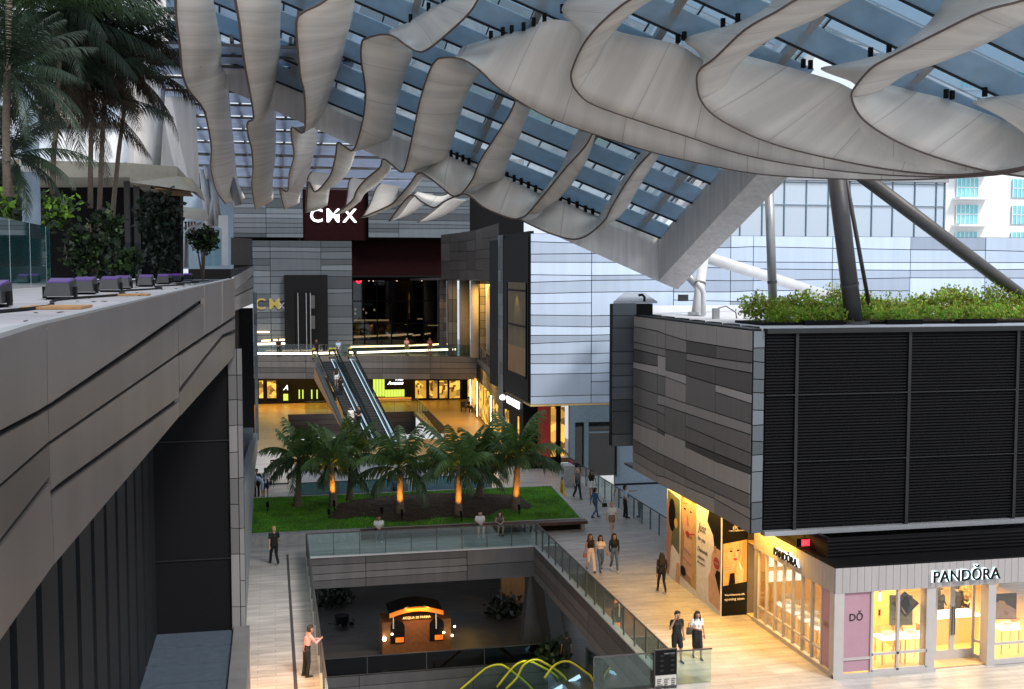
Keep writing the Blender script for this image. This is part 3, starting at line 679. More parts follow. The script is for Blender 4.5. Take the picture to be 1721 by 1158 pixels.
# shops along the right of the passage
SS = thing('passage_shops', 'row of amber lit shop windows along the right of the far passage', 'shop', (18, 95, 0))
S0, S1 = V((19.3, 112, 0)), V((16.75, 82, 0)); us = (S1 - S0).normalized(); Ws = (S1 - S0).length; ns = us.cross(V((0, 0, 1)))
b = MB().prism([S0 + ns * -.3, S1 + ns * -.3, S1 + ns * -.3 + V((0, 0, 4.6)), S0 + ns * -.3 + V((0, 0, 4.6))], ns * .1); b.build('wall', 'mesh_dark', SS)
rng = random.Random(3)
for k in range(13):
    a = k * Ws / 13 + .3; wd = Ws / 13 - .75
    if k in (4, 9): continue
    b = MB().prism([S0 + us * a + V((0, 0, .35)), S0 + us * (a + wd) + V((0, 0, .35)), S0 + us * (a + wd) + V((0, 0, 3.3)), S0 + us * a + V((0, 0, 3.3))], ns * -.12)
    b.build('window', 'window_amber', SS)
b = MB()
for k in (2, 5, 10): b.box(S0.x + us.x * (k * Ws / 13) - .1, S0.x + us.x * (k * Ws / 13) + .02, 0, 0.01, 0, .01) if False else b.prism([S0 + us * (k * Ws / 13) + ns * .1 + V((0, 0, .2)), S0 + us * (k * Ws / 13 + .12) + ns * .1 + V((0, 0, .2)), S0 + us * (k * Ws / 13 + .12) + ns * .1 + V((0, 0, 3.4)), S0 + us * (k * Ws / 13) + ns * .1 + V((0, 0, 3.4))], ns * .06)
b.build('light_strip', 'led_white', SS)
for k in (1, 3): 
    p = S0 + us * (k * 2.2) + ns * .25 + V((0, 0, 3.55)); MB().ball(p, .16, 8).build('lamp', 'led_white', SS)
# warm light from the ceilings of the far arcade
for x, y_, p, s in ((4, 113, 900, 6), (12, 112.5, 900, 6), (17, 98, 1000, 5), (16.5, 88, 600, 4), (0, 112.5, 800, 4), (-2, 113, 300, 3)):
    area('arcade_light', (x, y_, 4.6 if y_ > 106 or x > 14 else 5.2), s, p * .38, (1, .55, .10))
area('walkway_light', (19.5, 100, 12.2), 5, 750, (1, .55, .12)); area('walkway_light', (19, 88, 12.2), 4, 220, (1, .55, .12))
area('passage_light', (18, 77, 4.4), 2.5, 160, (1, .55, .12))

# ================================================================== CANOPY
C1 = aty(1108, 401, 55); NB = V((.33117, .3612, .8717))
A48 = aty(1210, 290, 48); adir = (A48 - C1).normalized()
bdir = (aty(300, 71, 55) - C1).normalized()          # runs up to the left along the eave
def r1z(x, y): return C1.z + ((C1.x - x) * NB.x + (C1.y - y) * NB.y) / NB.z
def on1(px, py, off=0.):
    r = ray(px, py); c = C1 + V((0, 0, off)); return EYE + r * ((c - EYE).dot(NB) / r.dot(NB))
def on2(px, py, off=0.):
    r = ray(px, py); k = .057; return EYE + r * ((23.0 + k * 52 + off - EYE.z) / (r.z + k * r.y))
CN = thing('canopy', 'large glass and louvre canopy with a white box edge beam over the court', 'canopy', C1)
LEN, UP, PITCHF = 25.5, 30.0, 2.1
def rgt(i): return bdir * (-26. if i >= 8 else 0.)
nrm = NB.normalized()
for i in range(14):
    s0 = .25 + i * PITCHF; p = C1 + adir * s0
    lo, hi = p - nrm * .05, p + adir * 1.22 + nrm * .03
    b = MB().prism([lo + rgt(i), lo + bdir * LEN, hi + bdir * LEN, hi + rgt(i)], nrm * .05)
    b.build('louvre_blade', 'blade_grey', CN)
b = MB()
for i in range(14):
    p = C1 + adir * (.17 + i * PITCHF) - nrm * .11; q = p + rgt(i)
    b.prism([q, p + bdir * LEN, p + bdir * LEN + adir * .08, q + adir * .08], nrm * .12)
b.build('blade_lip', 'blade_lip', CN)
b = MB()
for k in range(-5, 6):
    q = C1 + bdir * (1.2 + k * 4.6) + nrm * .25; b.bar(q if k >= 0 else q + adir * 17, q + adir * UP, .28, .5, up=nrm)
b.build('purlin', 'steel', CN)
b = MB()
for k in range(18):
    q = C1 + bdir * (.6 + k * 1.42) + nrm * .62; b.bar(q, q + adir * UP, .06, .08, up=nrm)
b.build('glazing_bar', 'steel_dark', CN)
g0 = C1 + nrm * .7
MB().face([g0, g0 + bdir * LEN, g0 + bdir * LEN + adir * UP, g0 + adir * UP]).face([g0 + adir * 17, g0 + adir * UP, g0 + adir * UP - bdir * 26, g0 + adir * 17 - bdir * 26]).build('roof_glass', 'glass_roof', CN)
# white box beams along the two lower edges
dn = V((0, 0, -2.1)); E0, E1 = C1 + adir * -.1, C1 + bdir * LEN
bk = V((.15, .95, .12))
b = MB().prism([E0 + dn * 1.02, E0 + V((0, 0, .1)), E1 + V((0, 0, .1)), E1 + dn * .55], bk); b.build('eave_beam', 'beam_white', CN)
ed = bdir * -1
F0, F1 = E0 + ed * .0, C1 + adir * 15
sd = ed * .9 + V((.2, 0, -.1))
b = MB().prism([F0 + dn * 1.02, F0 + V((0, 0, .12)), F1 + V((0, 0, .12)), F1 + dn * .8], sd); b.build('side_beam', 'beam_white', CN)
# lower field of frosted glass boards over the far court
ys = [78, 96, 114, 135, 156, 178, 199, 220, 241, 262, 281, 299, 316]
FR = thing('frosted_roof', 'frosted glass roof boards with thin dark seams above the left fabric blades', 'canopy', on2(470, 200))
for k in range(len(ys) - 1):
    ya = on2(454, ys[k]).y; yb = on2(454, ys[k + 1]).y; za = on2(454, ys[k]).z; zb = on2(454, ys[k + 1]).z
    xr = 3.9 if ys[k] < 150 else (8.5 if ys[k] < 200 else 11.5); xl = -5.2
    g = (yb - ya) * .04
    MB().prism([(xl, ya + g, za - .06), (xr, ya + g, za - .06), (xr, yb - g, zb + .10), (xl, yb - g, zb + .10)], (0, 0, .05)).build('board', 'blade_frost', FR)
b = MB()
for k in range(len(ys)):
    p = on2(454, ys[k]); b.box(-5.2, 8 if k > 4 else 3.9, p.y - .035, p.y + .035, p.z - .07, p.z + .05)
for x in (-4, -1.5, 1, 3.4): b.bar((x, on2(454, 78).y, on2(454, 78).z + .3), (x, on2(454, 316).y, on2(454, 316).z + .3), .15, .3)
b.build('seam', 'steel_dark', FR)
# left edge wall of the canopy and its poles
b = MB()
ed1 = [(268, -40), (300, -40), (318, 110), (330, 200), (336, 318), (322, 322), (300, 230), (278, 100)]
b.prism([aty(x, y, 62) for x, y in ed1], (-.6, .6, 0)); 
b.prism([aty(x, y, 64) for x, y in ((225, 60), (268, 60), (322, 318), (262, 290), (225, 275))], (-.4, .5, 0))
b.build('edge_wall', 'beam_white', FR)
for (xa, ya, xb, yb, Yd, r) in ((272, 130, 262, 285, 60, .22), (347, 278, 352, 300, 80, .25)):
    p, q = aty(xa, ya, Yd), aty(xb, yb, Yd); MB().tube([p, q], r, 10).build('edge_pole', 'steel', FR, smooth=True)
for k, (xa, ya, xb, yb) in enumerate(((342, 285, 352, 380), (356, 300, 366, 380), (372, 280, 345, 400), (388, 300, 400, 345))):
    t = thing('canopy_strut', 'slim grey canopy strut number beside the far end of the canopy', 'strut', aty(xb, yb, 84))
    t['label'] = ('leftmost slim grey canopy strut above the terrace railing', 'second slim grey canopy strut above the terrace railing', 'leaning grey canopy strut crossing the slim ones', 'short grey canopy strut close to the cinema cladding')[k]
    t['group'] = 'struts at the left end of the canopy'
    MB().tube([aty(xa, ya, 84), aty(xb, yb, 84)], .3, 8).build('tube', 'steel', t, smooth=True)

# ------------------------------------------------------------------ fabric ribbons
def interp(pts, n):
    out = []
    N = len(pts)
    for i in range(N - 1):
        p0, p1, p2, p3 = pts[max(i - 1, 0)], pts[i], pts[i + 1], pts[min(i + 2, N - 1)]
        for j in range(n):
            t = j / n; t2, t3 = t * t, t * t * t
            out.append((p1 * 2 + (p2 - p0) * t + (p0 * 2 - p1 * 5 + p2 * 4 - p3) * t2 + (p1 * 3 - p0 - p2 * 3 + p3) * t3) * .5)
    out.append(pts[-1]); return out
def resample(q, n):
    L = [0]
    for a, c in zip(q, q[1:]): L.append(L[-1] + math.hypot(c[0] - a[0], c[1] - a[1]))
    out = []
    for i in range(n):
        s = L[-1] * i / (n - 1); k = 0
        while k < len(L) - 2 and L[k + 1] < s: k += 1
        f = (s - L[k]) / max(1e-6, L[k + 1] - L[k]); out.append((q[k][0] + (q[k + 1][0] - q[k][0]) * f, q[k][1] + (q[k + 1][1] - q[k][1]) * f))
    return out
def strip(b3, t3, seg=6, bulge=.10):
    mb = MB(); n = len(b3); L = 0; rows = []
    for i in range(n):
        if i: L += (b3[i] - b3[i - 1]).length
        tg = (b3[min(i + 1, n - 1)] - b3[max(i - 1, 0)]); ac = t3[i] - b3[i]; nn = tg.cross(ac); nn = nn.normalized() if nn.length > 1e-6 else V((0, 0, 0))
        rows.append(([b3[i] + ac * (j / seg) + nn * (math.sin(math.pi * j / seg) * bulge) for j in range(seg + 1)], L))
    for i in range(n - 1):
        for j in range(seg):
            a, c = rows[i], rows[i + 1]
            mb.face([a[0][j], c[0][j], c[0][j + 1], a[0][j + 1]], 0, 1., [(a[1], j / seg), (c[1], j / seg), (c[1], (j + 1) / seg), (a[1], (j + 1) / seg)])
    return mb
def weld(o, th=.05):
    import bmesh
    bm = bmesh.new(); bm.from_mesh(o.data); bmesh.ops.remove_doubles(bm, verts=bm.verts, dist=1e-4); bm.to_mesh(o.data); bm.free()
    o.data.polygons.foreach_set('use_smooth', [True] * len(o.data.polygons))
    s = o.modifiers.new('thickness', 'SOLIDIFY'); s.thickness = th; s.offset = 0
clip_me = None
def ribbon(label, bpx, tpx, f, ob, ot, liner=None, clips=(), name='fabric_ribbon', n=4):
    global clip_me
    N = len(bpx)
    if len(tpx) != N: tpx = resample(tpx, N)
    b3 = interp([f(x, y, ob) for x, y in bpx], n); t3 = interp([f(x, y, ot) for x, y in tpx], n)
    root = thing(name, label, 'fabric ribbon', b3[len(b3) // 2], 'white fabric ribbons hung under the canopy')
    o = strip(b3, t3).build('fabric', 'ribbon', root); weld(o)
    MB().tube(b3, .04, 6).build('hem', 'hem', root, smooth=True)
    if liner:
        i0, i1, lp = liner
        bl = interp([f(x, y, ob) for x, y in bpx[i0:i1]], n); l3 = interp([f(x, y, ob + .9) for x, y in resample(lp, i1 - i0)], n)
        o = strip(bl, l3, 4, .05).build('liner', 'ribbon', root); weld(o)
    for (x, y) in clips:
        p = f(x, y, ot)
        MB().box(p.x - .07, p.x + .07, p.y - .07, p.y + .07, p.z - .05, p.z + .28).build('clip', 'black', root)
    return root
RB_G = -3.0
ribbon('leftmost white fabric blade, nearest the palm fronds',
  [(295, -30), (296, 30), (302, 75), (306, 120), (315, 148), (332, 170), (344, 190), (351, 220), (355, 250), (354, 282), (359, 307), (366, 325), (379, 343)],
  [(352, -30), (363, 30), (371, 75), (371, 110), (379, 125), (384, 155), (387, 190), (390, 220), (393, 245), (395, 270), (398, 295), (403, 315), (412, 333)], on2, -3.3, -.3)
ribbon('second white fabric blade from the left, straight right edge',
  [(390, -30), (398, 15), (403, 45), (407, 80), (413, 118), (420, 155), (426, 198), (416, 206), (417, 228), (423, 252), (425, 285), (423, 315), (429, 351)],
  [(472, -30), (471, 15), (470, 50), (470, 80), (467, 108), (465, 140), (463, 170), (463, 190), (463, 215), (463, 245), (462, 270), (458, 300), (459, 335)], on2, -3.3, -.3)
ribbon('third white fabric blade from the left with a folded top corner',
  [(600, -40), (540, 5), (510, 20), (498, 38), (501, 90), (505, 130), (512, 163), (511, 222), (491, 214), (490, 232), (494, 262), (486, 292), (483, 322), (470, 318), (478, 351)],
  [(640, -40), (600, -10), (594, 10), (590, 35), (580, 70), (573, 108), (567, 138), (560, 186), (536, 207), (533, 235), (528, 256), (520, 285), (515, 303), (505, 325), (503, 341)], on2, -3.3, -.3)
ribbon('fourth fabric ribbon with a brown shaded blade and a bright fold turning up right',
  [(830, -40), (803, 0), (791, 19), (763, 47), (719, 83), (700, 86), (681, 75), (661, 61), (640, 58), (615, 65), (608, 72), (607, 100), (613, 140), (614, 170), (608, 210), (594, 252), (578, 245), (567, 240), (564, 262), (556, 292), (541, 313), (528, 322), (518, 306), (514, 357)],
  [(790, -40), (756, 0), (745, 4), (720, 17), (690, 36), (668, 46), (655, 52), (664, 58), (676, 68), (688, 80), (693, 92), (684, 115), (673, 150), (666, 180), (656, 230), (630, 240), (605, 248), (597, 256), (590, 278), (582, 292), (572, 303), (560, 312), (553, 318), (550, 344)], on1, -2.8, -.5,
  clips=[(745, 4), (720, 17), (690, 36)])
ribbon('ribbon sweeping from the middle brown blade to the lowest edge on the right',
  [(1725, 284), (1670, 294), (1526, 302), (1400, 300), (1274, 292), (1171, 273), (1092, 254), (995, 224), (920, 196), (866, 166), (832, 143), (807, 119), (782, 102), (763, 97), (745, 97), (733, 101), (722, 119), (709, 157), (700, 195), (688, 253), (679, 285), (672, 288), (660, 278), (644, 267), (638, 282), (616, 300), (600, 319), (591, 338), (563, 360)],
  [(1725, 215), (1670, 200), (1526, 180), (1400, 150), (1274, 120), (1183, 100), (1110, 75), (1030, 52), (976, 40), (923, 33), (888, 49), (857, 56), (810, 69), (775, 82), (790, 100), (805, 121), (797, 135), (785, 157), (772, 195), (749, 267), (720, 277), (700, 282), (680, 276), (660, 275), (653, 290), (630, 312), (612, 326), (604, 338), (593, 347)], on1, -2.8, -.5,
  clips=[(825, 64), (845, 58), (860, 55), (880, 50), (897, 42), (915, 34)])
ribbon('big looped ribbon with its bend above the middle of the court',
  [(1240, -60), (1120, -30), (1058, 0), (1014, 35), (982, 72), (964, 110), (960, 132), (970, 154), (998, 176), (1077, 204), (1155, 229), (1240, 257), (1337, 277), (1463, 292), (1589, 297), (1670, 292), (1725, 282)],
  [(1120, -90), (1010, -30), (955, 0), (945, 22), (962, 36), (1000, 45), (1020, 48), (1030, 50), (1060, 58), (1139, 75), (1183, 100), (1260, 120), (1337, 130), (1463, 160), (1589, 190), (1670, 220), (1725, 235)], on1, -2.8, -.5,
  (0, 7, [(1300, -60), (1160, -30), (1089, 0), (1055, 28), (1033, 50), (1017, 72), (1000, 110), (985, 140)]), clips=[(945, 20), (1139, 70), (1150, 66)])
ribbon('second big looped ribbon, its bend left of the tall grey column top',
  [(1460, -50), (1390, -25), (1337, 0), (1306, 19), (1252, 50), (1202, 97), (1177, 116), (1171, 135), (1177, 166), (1202, 195), (1259, 226), (1321, 248), (1400, 267), (1494, 285), (1589, 294), (1670, 289), (1725, 280)],
  [(1380, -80), (1330, -40), (1290, 12), (1240, 38), (1200, 50), (1150, 67), (1190, 85), (1230, 90), (1255, 94), (1337, 116), (1400, 135), (1432, 150), (1480, 175), (1530, 200), (1600, 225), (1670, 245), (1725, 255)], on1, -2.8, -.5,
  (0, 9, [(1540, -50), (1480, -25), (1425, 0), (1381, 28), (1331, 47), (1284, 72), (1252, 94), (1237, 113), (1215, 150)]), clips=[(1240, 36), (1215, 44), (1350, 112), (1362, 114)])
ribbon('third big looped ribbon near the right edge above the stained face',
  [(1790, -30), (1721, 0), (1652, 19), (1573, 57), (1494, 97), (1463, 116), (1438, 145), (1431, 163), (1441, 189), (1463, 211), (1510, 239), (1573, 264), (1652, 286), (1721, 297), (1800, 305), (1900, 310)],
  [(1600, -20), (1560, 40), (1494, 91), (1463, 97), (1406, 110), (1380, 116), (1430, 135), (1465, 140), (1494, 143), (1540, 155), (1589, 167), (1667, 195), (1721, 220), (1760, 230), (1800, 240), (1900, 265)], on1, -2.8, -.5,
  (0, 8, [(1800, 0), (1721, 38), (1683, 60), (1636, 82), (1573, 107), (1526, 123), (1494, 135), (1482, 151)]), clips=[(1463, 93), (1590, 163), (1600, 165), (1494, 88)])
ribbon('partly hidden ribbon entering at the right border',
  [(1950, 60), (1880, 110), (1810, 160), (1765, 205), (1750, 240), (1765, 270), (1820, 290), (1900, 300)],
  [(1850, 90), (1790, 140), (1721, 158), (1670, 163), (1636, 173), (1720, 190), (1800, 205), (1900, 215)], on1, -2.8, -.5, clips=[(1655, 160), (1800, 200)])
G2 = [('sixth hanging ribbon, its white scallop left of the middle clip row',
  [(866, 169), (857, 191), (835, 226), (807, 270), (794, 301), (775, 326), (760, 329), (741, 314), (716, 295), (703, 291), (688, 310), (669, 332), (655, 345), (607, 366)],
  [(891, 182), (882, 205), (869, 238), (854, 270), (840, 304), (800, 282), (775, 270), (752, 261), (735, 268), (722, 285), (705, 305), (690, 325), (672, 340), (640, 352)], None, [(758, 262), (768, 266), (778, 270), (788, 275)]),
 ('hanging ribbon with its scallop in front of the clad pillars',
  [(996, 224), (982, 248), (951, 282), (920, 320), (888, 358), (876, 366), (863, 368), (838, 360), (810, 347), (782, 326), (748, 338), (729, 349), (707, 338), (688, 329), (654, 371)],
  [(973, 218), (955, 255), (938, 289), (912, 322), (907, 325), (893, 318), (880, 312), (860, 303), (844, 297), (800, 315), (765, 322), (745, 330), (720, 328), (700, 325), (680, 350)], (0, 5, [(1000, 226), (992, 258), (966, 302), (938, 335), (905, 357)]), [(852, 299), (864, 304), (876, 309), (888, 315), (900, 321)]),
 ('hanging ribbon nearest the pointed corner of the canopy',
  [(1094, 256), (1070, 282), (1048, 314), (1026, 351), (1018, 368), (1001, 385), (982, 398), (960, 402), (926, 393), (901, 382), (874, 369)],
  [(1083, 250), (1055, 288), (1033, 322), (1012, 356), (1006, 364), (1000, 362), (985, 356), (965, 346), (937, 335), (915, 345), (885, 362)], (0, 6, [(1108, 260), (1083, 298), (1062, 335), (1045, 360), (1034, 368), (1023, 376)]), [(942, 336), (956, 342), (970, 348), (984, 355), (996, 360)])]
for l_, b_, t_, li, cl in G2: ribbon(l_, b_, t_, on1, -2.3, -.4, li, cl)

for l_, b_, t_ in (('short tan ribbon end hanging over the first sign letter', [(524, 288), (517, 300), (515, 328), (514, 358)], [(556, 292), (555, 302), (553, 324), (550, 345)]),
  ('short tan ribbon end hanging over the last sign letter', [(592, 298), (586, 306), (584, 326), (580, 350)], [(622, 302), (618, 312), (612, 326), (606, 338)]),
  ('short tan ribbon end hanging just right of the lit sign', [(640, 308), (632, 317), (622, 342), (608, 367)], [(672, 312), (668, 322), (662, 336), (652, 351)]),
  ('short tan ribbon end over the grey cladding right of the sign', [(700, 322), (692, 331), (674, 352), (654, 372)], [(728, 326), (722, 334), (712, 344), (697, 356)]),
  ('rightmost short tan ribbon end before the hanging scallops', [(756, 332), (746, 340), (724, 358), (701, 374)], [(784, 336), (776, 343), (764, 352), (746, 362)])):
    ribbon(l_, b_, t_, lambda x, y, o: aty(x, y, 74 + o), -.5, .4, None, (), 'fabric_ribbon', 5)

# ------------------------------------------------------------------ columns that carry the canopy
def column(label, a, c, r, m_='steel', flange=True, group='steel columns on the right hand roof'):
    t = thing('support_column', label, 'column', a, group)
    MB().tube([a, c], r, 18).build('shaft', m_, t, smooth=True)
    if flange:
        a = V(a); MB().tube([a + V((0, 0, -.02)), a + V((0, 0, .14))], r * 1.7, 18).build('base_plate', m_, t)
        d = (V(c) - a).normalized(); MB().tube([a + d * 1.7, a + d * 1.82], r * 1.08, 18).build('collar', 'steel_dark', t)
    return t
Zr = 11.14
f1 = atz(1300, 541, Zr); column('slim pale steel column at the left end of the green roof hedge', f1, aty(1291, 270, f1.y), .2)
f2 = atz(1436, 545, Zr); column('thick leaning grey column standing behind the louvred front', f2, aty(1404, 285, f2.y - 1), .36, 'steel_dark')
f3 = atz(1466, 541, Zr); column('thin dark pipe leaning beside the thick grey column', f3, aty(1420, 290, f2.y - .6), .09, 'steel_dark', False)
f4 = atz(1790, 545, Zr); column('long grey diagonal brace running down to the right border', aty(1800, 560, f2.y + 3), aty(1435, 285, f2.y - .5), .29, 'steel_dark', False)
f5 = atz(1170, 529, Zr + .05); e5 = aty(1183, 432, 55)
column('short white steel strut under the pointed canopy corner', f5, e5, .25, 'steel_white')
column('long white diagonal strut running behind the green hedge', aty(1400, 500, 62), e5 + V((.1, 0, 0)), .30, 'steel_white', False)
column('short dark brace from the canopy edge beam to the white strut', aty(1178, 488, 54.6), aty(1149, 455, 54.6), .2, 'steel', False)
p = atz(1182, 530, Zr + .05); t = thing('roof_pipe', 'white bent vent pipe standing beside the short white strut', 'pipe', p)
MB().tube([p, p + V((0, 0, 1.1)), p + V((-.12, 0, 1.35)), p + V((-.35, 0, 1.6))], .13, 10).build('pipe', 'steel_white', t, smooth=True)
p = atz(1203, 536, Zr); t = thing('roof_box', 'small grey junction box on the white roof near the strut', 'box', p)
MB().box(p.x - .15, p.x + .15, p.y - .1, p.y + .1, Zr, Zr + .5).build('body', 'steel', t); MB().tube([p + V((.1, 0, .5)), p + V((.5, 0, .6)), p + V((1.0, 0, .3)), p + V((1.05, 0, 0))], .03, 6).build('cable', 'steel_dark', t)
for k, (px, py) in enumerate(((1083, 513), (1148, 511))):
    p = aty(px, py, 49.4); p.z = 12.0; t = thing('roof_camera', ('black bent camera on the grey roof edge behind the banded wall', 'small grey box on the rear roof edge left of the strut')[k], 'camera', p)
    if k == 0: MB().tube([p, p + V((0, 0, .2)), p + V((-.1, 0, .3)), p + V((-.28, 0, .28))], .06, 8).build('body', 'black', t)
    else: MB().box(p.x - .2, p.x + .2, p.y - .15, p.y + .15, 12, 12.3).build('body', 'steel_dark', t)

# ================================================================== PLANTS
def leafcloud(mb, c, rad, n, size, seed, m=0, shell=.5, up=.4, nm=1):
    rng = random.Random(seed); c = V(c)
    for i in range(n):
        while True:
            d = V((rng.uniform(-1, 1), rng.uniform(-1, 1), rng.uniform(-1, 1)))
            if .05 < d.length < 1: break
        d = d.normalized() * (shell + (1 - shell) * rng.random()) * (1 + .25 * math.sin(d.x * 5 + seed) * math.cos(d.y * 6 + seed))
        p = c + V((d.x * rad[0], d.y * rad[1], d.z * rad[2]))
        a = V((rng.uniform(-1, 1), rng.uniform(-1, 1), rng.uniform(-.6, 1) + up)).normalized(); s = a.cross(V((rng.uniform(-1, 1), rng.uniform(-1, 1), rng.uniform(-1, 1)))).normalized()
        L = size * rng.uniform(.6, 1.4); wd = L * .32
        mb.face([p, p + a * L * .5 + s * wd, p + a * L, p + a * L * .5 - s * wd], m + (rng.randrange(nm) if nm > 1 else 0))
    return mb
def frond_set(mb, top, specs, seed, leaf=.7, pairs=24, m=0, rach=.03, droop=1., lw=1.):
    """specs: (azimuth, elevation, length, bend)"""
    rng = random.Random(seed); top = V(top)
    for (az, el, L, bend) in specs:
        pts = []; d = V((math.cos(az) * math.cos(el), math.sin(az) * math.cos(el), math.sin(el))); p = top.copy(); hz = V((math.cos(az), math.sin(az), 0)); K = 12
        side = V((-math.sin(az), math.cos(az), 0))
        for i in range(K + 1):
            pts.append(p.copy()); e = el - bend * (i / K) ** 1.3; p = p + (hz * math.cos(e) + V((0, 0, math.sin(e)))) * (L / K)
        mb.tube(pts, [rach * (1 - .8 * i / K) for i in range(K + 1)], 4, m)
        for i in range(pairs):
            s = .12 + .88 * (i + .5) / pairs; q = s * K; k = min(int(q), K - 1); f = q - k; c = pts[k].lerp(pts[k + 1], f); tg = (pts[k + 1] - pts[k]).normalized()
            ll = leaf * (math.sin(math.pi * min(1, s * .92 + .06)) ** .6) * rng.uniform(.8, 1.1)
            for sg in (-1, 1):
                dr = (side * sg * .75 + tg * (.55 + .2 * rng.random()) + V((0, 0, (-.25 - .5 * rng.random()) * droop))).normalized()
                wv = tg * (ll * .045 + .012) * lw; mid = c + dr * ll * .55 + V((0, 0, -.03 * ll)); tip = c + dr * ll + V((0, 0, -.28 * ll * droop))
                mb.face([c - wv, c + wv, mid + wv * 1.1, mid - wv * 1.1], m); mb.face([mid - wv * 1.1, mid + wv * 1.1, tip], m)
    return mb
# ------------------------------------------------------------------ planter with lawn and palms
PX0, PX1, PY0, PY1, PH = -1.6, 15.75, 55.7, 65.2, .5
ST = thing('planter_bench', 'low concrete planter wall with dark wood seat round the lawn', 'planter', (7, 60, 0))
MB().box(PX0, 4.2, PY0, PY0 + .35, 0, PH).build('front_wall', 'concrete', ST)
MB().box(4.2, PX1 - .2, PY0 + .25, PY0 + .5, 0, PH - .06).build('seat_back', 'black', ST)
MB().box(4.2, PX1 + .1, PY0 - .15, PY0 + .5, PH - .14, PH + .01).build('wood_seat', 'bench_wood', ST)
b = MB().prism([(PX1 - .1, PY0 + .4, 0), (PX1 + .1, PY0 + .4, 0), (16.5, PY1, 0), (16.3, PY1, 0)], (0, 0, PH + .02)); b.box(PX0, 16.4, PY1, PY1 + .2, 0, PH + .02); b.box(PX0, PX1, PY0 + .5, PY0 + .62, .1, PH + .02); b.build('rim', 'concrete', ST)
rng = random.Random(2)
def lawnz(x, y): 
    h = .48 + .10 * math.sin(max(0, min(1, (y - PY0) / 9)) * math.pi)
    m = max(0, 1 - ((x - 8.3) / 6.2) ** 2 - ((y - 60.6) / 3.6) ** 2); return h + .42 * m
b = MB(); NX, NY = 56, 30
for i in range(NX):
    for j in range(NY):
        q = []
        for a, c in ((i, j), (i + 1, j), (i + 1, j + 1), (i, j + 1)):
            y = PY0 + .6 + (PY1 - PY0 - .6) * c / NY; xr = PX1 - .1 + .6 * c / NY; x = PX0 + (xr - PX0) * a / NX; q.append((x, y, lawnz(x, y)))
        b.face(q)
lw = struct(b.build('lawn_soil', 'grass_base', None, True))
from mathutils import noise as mnoise
def mulchy(x, y): return ((x - 8.4) / 5.7) ** 2 + ((y - 60.2 - .04 * (x - 8)) / 3.1) ** 2 + .22 * math.sin(x * 1.7) * math.cos(y * 1.3) < 1
b = MB()
for i in range(90):
    for j in range(50):
        x = 2 + i * .145; y = 56.6 + j * .16
        if mulchy(x, y): b.face([(x + dx, y + dy, lawnz(x + dx, y + dy) + .03 + .05 * mnoise.noise(V(((x + dx) * 3.1, (y + dy) * 3.1, 0))) + .03 * mnoise.noise(V(((x + dx) * 9.7, (y + dy) * 9.7, 4)))) for dx, dy in ((0, 0), (.145, 0), (.145, .16), (0, .16))])
struct(b.build('mulch', 'mulch', None, True), 'stuff')
b = MB()
for i in range(42000):
    x = rng.uniform(PX0 + .1, 16.1); y = rng.uniform(PY0 + .65, PY1 - .05)
    if x > PX1 - .2 + .6 * (y - PY0) / 9.5 or (mulchy(x, y) and rng.random() < .985): continue
    z = lawnz(x, y); a = rng.uniform(0, 6.28); h = rng.uniform(.05, .11); dx, dy = math.cos(a) * .018, math.sin(a) * .018
    b.face([(x - dx, y - dy, z - .01), (x + dx, y + dy, z - .01), (x + rng.uniform(-.04, .04), y + rng.uniform(-.04, .04), z + h)], rng.randrange(3))
mat('blade1', (.16, .42, .022), .6, 0, .55, .7, trans=.25); mat('blade2', (.22, .48, .03), .6, 0, .55, .7, trans=.25); mat('blade3', (.11, .34, .02), .6, 0, .55, .7, trans=.25)
struct(b.build('grass', ['blade1', 'blade2', 'blade3']), 'stuff')
PALMS = [(500, 846, 778, 3, 1.0, 'leftmost palm in the lawn with a plain dark trunk'), (560, 850, 786, -3, 1.0, 'palm with the brightest orange lit trunk on the left'), (588, 838, 770, 2, .92, 'palm with a slim unlit trunk behind the lit ones on the left'),
         (672, 862, 792, 0, 1.08, 'palm with orange lit trunk in front of the escalator foot'), (770, 862, 792, 1, 1.04, 'palm with orange lit trunk near the two seated people'), (806, 840, 775, 3, .98, 'palm with unlit trunk between the two right lit palms'), (866, 852, 772, 4, 1.12, 'rightmost palm with lit trunk and longest right fronds')]
